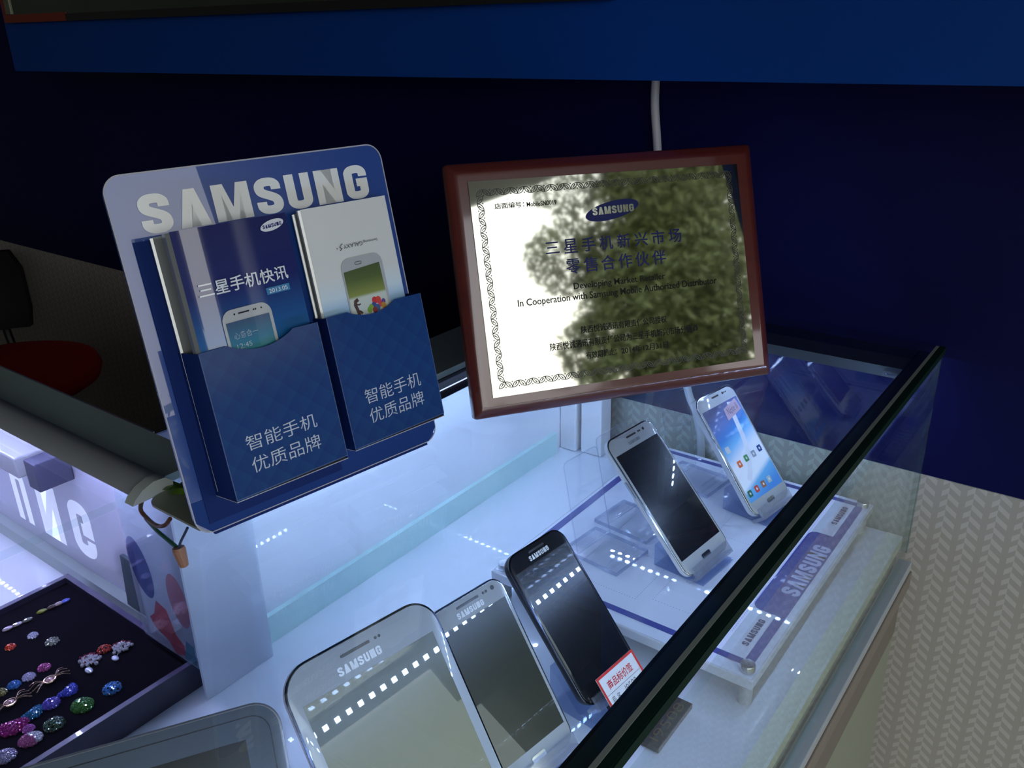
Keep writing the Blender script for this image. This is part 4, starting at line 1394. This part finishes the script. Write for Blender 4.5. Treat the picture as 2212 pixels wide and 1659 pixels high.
def cluster_pin(label, x, y, d, stones_, drop):
    t = empty('rhinestone_pin', label, 'pin', T(x * VS, y * VS, VZ), 'rhinestone pins on the velvet tray')
    R = d / 2
    bm = B()
    for i in range(26):
        a = i * 2.39996
        r_ = R * math.sqrt((i + 0.5) / 26) * (0.85 + 0.25 * rnd.random())
        c = Vector((r_ * math.cos(a), r_ * math.sin(a), 0.0018 + 0.0035 * (1 - r_ / R)))
        b2 = R * 0.24
        bmesh.ops.create_icosphere(bm, subdivisions=1, radius=b2, matrix=T(*c))
    for f in bm.faces:
        f.material_index = 1 if (f.calc_center_median().x * 0.6 - f.calc_center_median().y * 0.5) < -0.25 * R or rnd.random() < 0.06 else 0
    obj('flower_stones', bm, [gem_mat('clear', (0.55, 0.55, 0.60)), gem_mat('ruby', (0.22, 0.015, 0.04))], t)
    bm = B()
    ribbon(bm, [(0.3 * R, -0.6 * R), (drop[0] * 0.6, drop[1] * 0.6), drop], 0.0009, 0.0012)
    bmesh.ops.create_uvsphere(bm, u_segments=12, v_segments=7, radius=R * 0.42, matrix=T(drop[0], drop[1], 0.0018) @ Matrix.Diagonal((1.25, 0.85, 0.5, 1)))
    obj('drop_stone', bm, gem_mat('drop', (0.50, 0.52, 0.62)), t, True)
    return t


def bow_pin(label, x, y, L, ang):
    t = empty('bow_pin', label, 'pin', T(x * VS, y * VS, VZ) @ Matrix.Rotation(ang, 4, 'Z'), 'rhinestone pins on the velvet tray')
    M_g = mat('rose_gold', (0.62, 0.42, 0.30), 0.18, metal=1.0)
    bm = B()
    for sgn in (-1, 1):
        for k in range(4):
            a = (k - 1.5) * 0.32
            e = Vector((sgn * L * 0.5 * math.cos(a), L * 0.5 * math.sin(a) * 0.9, 0.002))
            s = Vector((sgn * L * 0.14, 0, 0.0028))
            m = (s + e) / 2 + Vector((0, math.copysign(L * 0.035, a), 0.0022))
            tube(bm, smooth_path([s, m, e], 5), L * 0.018, 6)
            bmesh.ops.create_icosphere(bm, subdivisions=1, radius=L * 0.030, matrix=T(*e))
    obj('bow_loops', bm, M_g, t, True)
    bm = B()
    tube(bm, [(L * 0.15 * math.cos(a), L * 0.13 * math.sin(a), 0.0026) for a in [2 * PI * k / 20 for k in range(21)]], L * 0.026, 6)
    obj('gold_ring', bm, M_g, t, True)
    bm = B()
    bmesh.ops.create_uvsphere(bm, u_segments=14, v_segments=7, radius=L * 0.115, matrix=T(0, 0, 0.0026) @ Matrix.Diagonal((1, 0.85, 0.5, 1)))
    obj('centre_stone', bm, gem_mat('rosy', (0.45, 0.26, 0.26)), t, True)
    return t


def clip_pin(label, pts, cols):
    pts = [(p[0] * VS, p[1] * VS) for p in pts]
    c = sum((Vector((*p, 0)) for p in pts), Vector()) / len(pts)
    t = empty('crystal_clip', label, 'pin', T(c.x, c.y, VZ), 'rhinestone pins on the velvet tray')
    d = Vector((pts[-1][0] - pts[0][0], pts[-1][1] - pts[0][1]))
    a = math.atan2(d.y, d.x)
    for k, p in enumerate(pts):
        bm = B()
        bmesh.ops.create_uvsphere(bm, u_segments=10, v_segments=5, radius=0.0042, matrix=T(p[0] - c.x, p[1] - c.y, 0.0015) @ Matrix.Rotation(a, 4, 'Z') @ Matrix.Diagonal((1.25, 0.62, 0.45, 1)))
        obj('crystal', bm, gem_mat('clip%d' % (hash(cols[k]) % 9973), cols[k]), t)
    bm = tube(B(), [(p[0] - c.x, p[1] - c.y, 0.0006) for p in pts], 0.0005, 6)
    obj('link_wire', bm, mat('clip_wire', (0.25, 0.25, 0.26), 0.3, metal=0.9), t)
    return t


YA = 0.003   # the pad sits a little lower than the sight plane the pins were measured on
clip_pin('slim clip of clear and blue crystals nearest the far tray corner', [(-0.8550, 0.2890 + YA), (-0.8535, 0.2990 + YA), (-0.8530, 0.3060 + YA), (-0.8520, 0.3130 + YA)], [(0.30, 0.34, 0.05), (0.10, 0.06, 0.06), (0.5, 0.36, 0.38), (0.12, 0.14, 0.7)])
clip_pin('slim clip of clear lilac crystals at the far left of the tray', [(-0.8550, 0.2540 + YA), (-0.8540, 0.2630 + YA), (-0.8525, 0.2730 + YA)], [(0.6, 0.5, 0.62), (0.5, 0.42, 0.5), (0.22, 0.22, 0.2)])
dome_pin('small round silver-white rhinestone dome below the lilac clip', -0.8235, 0.2677, 0.0095, (0.50, 0.50, 0.66), n=40)
dome_pin('square clear smoky crystal with a dark centre', -0.7975, 0.2743, 0.0125, (0.34, 0.36, 0.30), n=22, squash=0.5)
dome_pin('small orange-red rhinestone dome at the left edge', -0.8239, 0.2456, 0.0095, (0.60, 0.04, 0.01), n=40)
dome_pin('red strawberry-like rhinestone dome touching a clear cluster', -0.7430, 0.2990, 0.0125, (0.40, 0.02, 0.01), n=46, dots=True)
cluster_pin('clear and ruby flower cluster with a drop, farthest right in the tray', -0.7302, 0.3102, 0.0175, None, (0.010, -0.0125))
cluster_pin('clear and ruby flower cluster with a drop, left of the blue dotted ball', -0.7377, 0.2814, 0.0190, None, (0.0130, -0.0080))
dome_pin('magenta rhinestone dome at the end of a row of small domes', -0.7653, 0.2505, 0.0112, (0.34, 0.04, 0.20), n=44)
dome_pin('silver-lilac rhinestone dome between magenta and blue domes', -0.7644, 0.2354, 0.0112, (0.44, 0.40, 0.60), n=44)
dome_pin('small bright blue rhinestone dome beside the silver-lilac one', -0.7646, 0.2218, 0.0112, (0.03, 0.16, 0.46), n=44)
dome_pin('olive gold rhinestone dome cut by the left edge', -0.7647, 0.2095, 0.0108, (0.26, 0.24, 0.08), n=44)
bow_pin('rose gold bow pin in the middle of the tray', -0.7415, 0.2445, 0.034, 1.56)
bow_pin('rose gold bow pin near the left edge of the tray', -0.7412, 0.2080, 0.034, 1.56)
dome_pin('royal blue crescent of rhinestones above the green ball', -0.7130, 0.2485, 0.0125, (0.05, 0.07, 0.55), el=1.45, ang=1.85, bend=0.35)
dome_pin('light blue dotted rhinestone ball standing alone at the right', -0.6840, 0.2735, 0.0158, (0.04, 0.20, 0.52), dots=True, n=90)
dome_pin('bright green rhinestone ball at the near side of the tray', -0.6853, 0.2457, 0.0175, (0.05, 0.20, 0.03), n=90, el=1.1, ang=0.2)
dome_pin('indigo rhinestone ball left of the bright green one', -0.7112, 0.2301, 0.0145, (0.09, 0.06, 0.42), n=80)
dome_pin('teal blue bean of rhinestones below the indigo ball', -0.7115, 0.2144, 0.0125, (0.01, 0.18, 0.36), el=1.55, ang=1.75, bend=0.25)
dome_pin('dark green dotted rhinestone ball near the front rim', -0.6833, 0.2189, 0.0165, (0.05, 0.12, 0.07), dots=True, n=90)
dome_pin('large magenta bean of rhinestones at the left edge', -0.7090, 0.1950, 0.0170, (0.34, 0.01, 0.20), el=1.55, ang=1.2, bend=0.2)
dome_pin('small pink-lilac rhinestone dome beside the magenta bean', -0.6970, 0.2030, 0.0098, (0.42, 0.10, 0.40), n=44)
dome_pin('half pink half white rhinestone egg near the front rim', -0.6828, 0.1978, 0.0158, (0.40, 0.10, 0.26), n=90, second=(0.5, 0.5, 0.56), el=1.15, ang=1.2)
dome_pin('lavender rhinestone egg cut off at the bottom left', -0.6815, 0.1752, 0.0158, (0.40, 0.36, 0.52), n=90, el=1.15, ang=1.2)

# ------------------------------------------------------------------ wires, sweet wrapper
wi = empty('cable_splice', 'brown, green and blue wires joined by an orange nut below the stand', 'wires', T(-0.534, 0.284, 0.924))


def wp_(l):
    return [(a + 0.534, b - 0.284, c - 0.924) for a, b, c in l]


obj('brown_wire', tube(B(), smooth_path(wp_([(-0.5905, 0.292, 0.9455), (-0.580, 0.2842, 0.9445), (-0.572, 0.2840, 0.9395), (-0.560, 0.2835, 0.9380), (-0.548, 0.2838, 0.9420), (-0.540, 0.2850, 0.9500)]), 5), 0.0017, 8), mat('brown_sleeve', (0.13, 0.045, 0.025), 0.45), wi, True)
obj('green_wire', tube(B(), smooth_path(wp_([(-0.574, 0.2838, 0.9390), (-0.560, 0.2832, 0.9335), (-0.546, 0.2832, 0.9300), (-0.5370, 0.2836, 0.9275)]), 5), 0.0016, 8), mat('green_sleeve', (0.02, 0.10, 0.05), 0.45), wi, True)
obj('blue_wire', tube(B(), smooth_path(wp_([(-0.5335, 0.2838, 0.9275), (-0.529, 0.2836, 0.9345), (-0.522, 0.2842, 0.9440), (-0.518, 0.2850, 0.9500)]), 5), 0.0010, 8), mat('slate_sleeve', (0.03, 0.05, 0.09), 0.45), wi, True)
bm = B()
prof_ = [(0.0045, 0.0035), (0.0050, 0.0015), (0.0042, -0.006), (0.0034, -0.0120), (0.0022, -0.0128)]
lathe(bm, prof_, 12)
bmesh.ops.rotate(bm, verts=bm.verts, cent=(0, 0, 0), matrix=Matrix.Rotation(-0.22, 3, 'Y'))
obj('wire_nut', bm, mat('tan_nut', (0.46, 0.19, 0.09), 0.45), wi)

pk = empty('sweet_wrapper', 'small shiny green wrapper lying behind the foot of the leaflet stand', 'wrapper', T(-0.5600, 0.3190, 0.9524) @ Matrix.Rotation(0.45, 4, 'Z'))
bm = B()
N = 9
gr = [[None] * N for _ in range(N)]
for i in range(N):
    for j in range(N):
        a = -1 + 2 * i / (N - 1)
        b = -1 + 2 * j / (N - 1)
        z = 0.0045 * (1 - a * a) ** 0.5 * (1 - b ** 4) ** 0.5 + 0.0008 * rnd.random()
        gr[i][j] = bm.verts.new((a * 0.016, b * 0.0085 * (1 + 0.25 * abs(a) ** 3), z))
for i in range(N - 1):
    for j in range(N - 1):
        bm.faces.new((gr[i][j], gr[i + 1][j], gr[i + 1][j + 1], gr[i][j + 1]))
bmesh.ops.solidify(bm, geom=bm.faces[:], thickness=0.0004)
obj('foil', bm, mat('lime_foil', (0.13, 0.26, 0.015), 0.3, coat=0.8, noise=0.5, nscale=120), pk, True)
for sgn in (-1, 1):
    pts = [(sgn * 0.0155, -0.006, 0.0008), (sgn * 0.0215, -0.0085, 0.0026), (sgn * 0.0222, 0.0085, 0.0010), (sgn * 0.0155, 0.006, 0.0008)]
    obj('crimped_end', loft(B(), [pts, [(x, y, z + 0.0003) for x, y, z in pts]]), mat('lime_foil_dark', (0.06, 0.14, 0.01), 0.3, coat=0.8), pk)

# ------------------------------------------------------------------ red chair behind the counter
ch = empty('red_chair', 'red round-seated chair in shadow behind the counter at the far left', 'chair', T(-2.040, 0.765, 0.0))
M_redf = mat('red_seat_fabric', (0.78, 0.012, 0.012), 0.8, noise=0.12, nscale=60)
bm = lathe(B(), [(0.05, 0.535), (0.165, 0.535), (0.19, 0.550), (0.197, 0.570), (0.19, 0.590), (0.155, 0.602), (0.05, 0.605)], 40)
obj('seat', bm, M_redf, ch, True)
bm = B()
arc = [(-0.205 * math.cos(a), 0.205 * math.sin(a)) for a in [(-0.75 + 1.5 * k / 12) for k in range(13)]]
outer = [(x * 1.12, y * 1.12) for x, y in arc]
lp = arc + outer[::-1]
loft(bm, [[(x * 0.9, y * 0.9, 0.63) for x, y in lp], [(x, y, 0.67) for x, y in lp], [(x, y, 0.77) for x, y in lp], [(x * 0.96, y * 0.85, 0.82) for x, y in lp]])
obj('backrest', bm, mat('black_backrest', (0.012, 0.012, 0.014), 0.6), ch, True)
bm = B()
for sg in (-1, 1):
    tube(bm, smooth_path([(-0.10, sg * 0.09, 0.542), (-0.19, sg * 0.10, 0.555), (-0.222, sg * 0.10, 0.66)], 5), 0.010, 8)
obj('back_support', bm, M_black, ch, True)
obj('gas_column', lathe(B(), [(0.03, 0.07), (0.03, 0.25), (0.02, 0.25), (0.02, 0.534)], 16), M_black, ch, True)
for k in range(5):
    a = 2 * PI * k / 5
    lg = obj('leg', tube(B(), [(0.02 * math.cos(a), 0.02 * math.sin(a), 0.085), (0.26 * math.cos(a), 0.26 * math.sin(a), 0.062)], [0.022, 0.014], 8), M_black, ch, True)
    bm = B()
    bmesh.ops.create_uvsphere(bm, u_segments=12, v_segments=8, radius=0.024, matrix=T(0.255 * math.cos(a), 0.255 * math.sin(a), 0.0245))
    obj('castor', bm, M_black, lg, True)

# ------------------------------------------------------------------ trees outside (seen mirrored in the plaque and screens)
M_leaf = mat('leaf_green', (0.085, 0.108, 0.040), 0.6, noise=0.5, nscale=2.5)
_b = M_leaf.node_tree.nodes['Principled BSDF']
M_leaf2 = mat('leaf_olive', (0.26, 0.30, 0.10), 0.6, noise=0.5, nscale=2.0)
M_bark = mat('bark', (0.05, 0.04, 0.03), 0.9, noise=0.3, nscale=12)


def tree(label, x, y, h, blobs, leaves, lm, size):
    t = empty('street_tree', label, 'tree', T(x, y, -0.08), 'trees across the street')
    bm = tube(B(), [(0, 0, 0), (0.05, 0.03, h * 0.3), (-0.03, 0.06, h * 0.6), (0.0, 0.1, h * 0.85)], [0.16, 0.13, 0.09, 0.04], 10)
    obj('trunk', bm, M_bark, t, True)
    bm = B()
    for (bx_, by_, bz, r) in blobs:
        n = int(leaves * r * r)
        for i in range(n):
            while True:
                v = Vector((rnd.uniform(-1, 1), rnd.uniform(-1, 1), rnd.uniform(-1, 1)))
                if v.length < 1:
                    break
            v = v * (v.length ** -0.35 if v.length > 0.05 else 1) * r
            p = Vector((bx_, by_, bz)) + Vector((v.x, v.y, v.z * 0.85))
            a = Vector((rnd.gauss(0, 1), rnd.gauss(0, 1), rnd.gauss(0, 1))).normalized()
            b = a.orthogonal().normalized()
            s = size * rnd.uniform(0.6, 1.3)
            q = [p + a * s, p + b * s * 0.42, p - a * s, p - b * s * 0.42]
            bm.faces.new([bm.verts.new(k) for k in q])
    me = bpy.data.meshes.new('foliage')
    bm.to_mesh(me)
    bm.free()
    me.materials.append(lm)
    o = bpy.data.objects.new('foliage', me)
    COL.objects.link(o)
    o.parent = t
    return t


blobs = []
for i in range(30):
    blobs.append((rnd.uniform(-1.0, 1.0), rnd.uniform(-0.55, 1.25), rnd.uniform(0.9, 6.6), rnd.uniform(0.55, 0.95)))
blobs += [(0, -1.0, 4.4, 0.55), (0, -0.9, 3.2, 0.5), (0, -1.25, 2.3, 0.45), (0, -0.7, 5.4, 0.6), (0, -0.9, 1.4, 0.5)]
tree('dense green tree across the street behind the photographer', 8.6, -0.3, 6.0, blobs, 2600, M_leaf, 0.060)
blobs = [(rnd.uniform(-1, 1), rnd.uniform(-1.3, 1.3), rnd.uniform(0.7, 1.5), rnd.uniform(0.35, 0.6)) for i in range(16)]
tree('low olive tree farther along the street behind the photographer', 9.4, 4.4, 1.6, blobs, 240, M_leaf2, 0.12)

# clipped hedge added out of view to darken low reflections
hd = empty('hedge', 'clipped hedge added out of view across the street to darken low reflections', 'hedge', T(6.0, 0.0, -0.08))
obj('hedge_core', box(B(), (-0.25, -9.0, 0.0), (0.25, 11.0, 1.25)), mat('hedge_shade', (0.02, 0.03, 0.01), 0.9, noise=0.4, nscale=6), hd)
bm = B()
for i in range(9000):
    p = Vector((-0.25 + rnd.uniform(-0.08, 0.06), rnd.uniform(-9, 11), rnd.uniform(0.02, 1.42)))
    a = Vector((rnd.gauss(0, 1), rnd.gauss(0, 1), rnd.gauss(0, 1))).normalized()
    b = a.orthogonal().normalized()
    sz = rnd.uniform(0.05, 0.10)
    bm.faces.new([bm.verts.new(k) for k in (p + a * sz, p + b * sz * 0.5, p - a * sz, p - b * sz * 0.5)])
me = bpy.data.meshes.new('hedge_leaves')
bm.to_mesh(me)
bm.free()
me.materials.append(M_leaf2)
o = bpy.data.objects.new('hedge_leaves', me)
COL.objects.link(o)
o.parent = hd
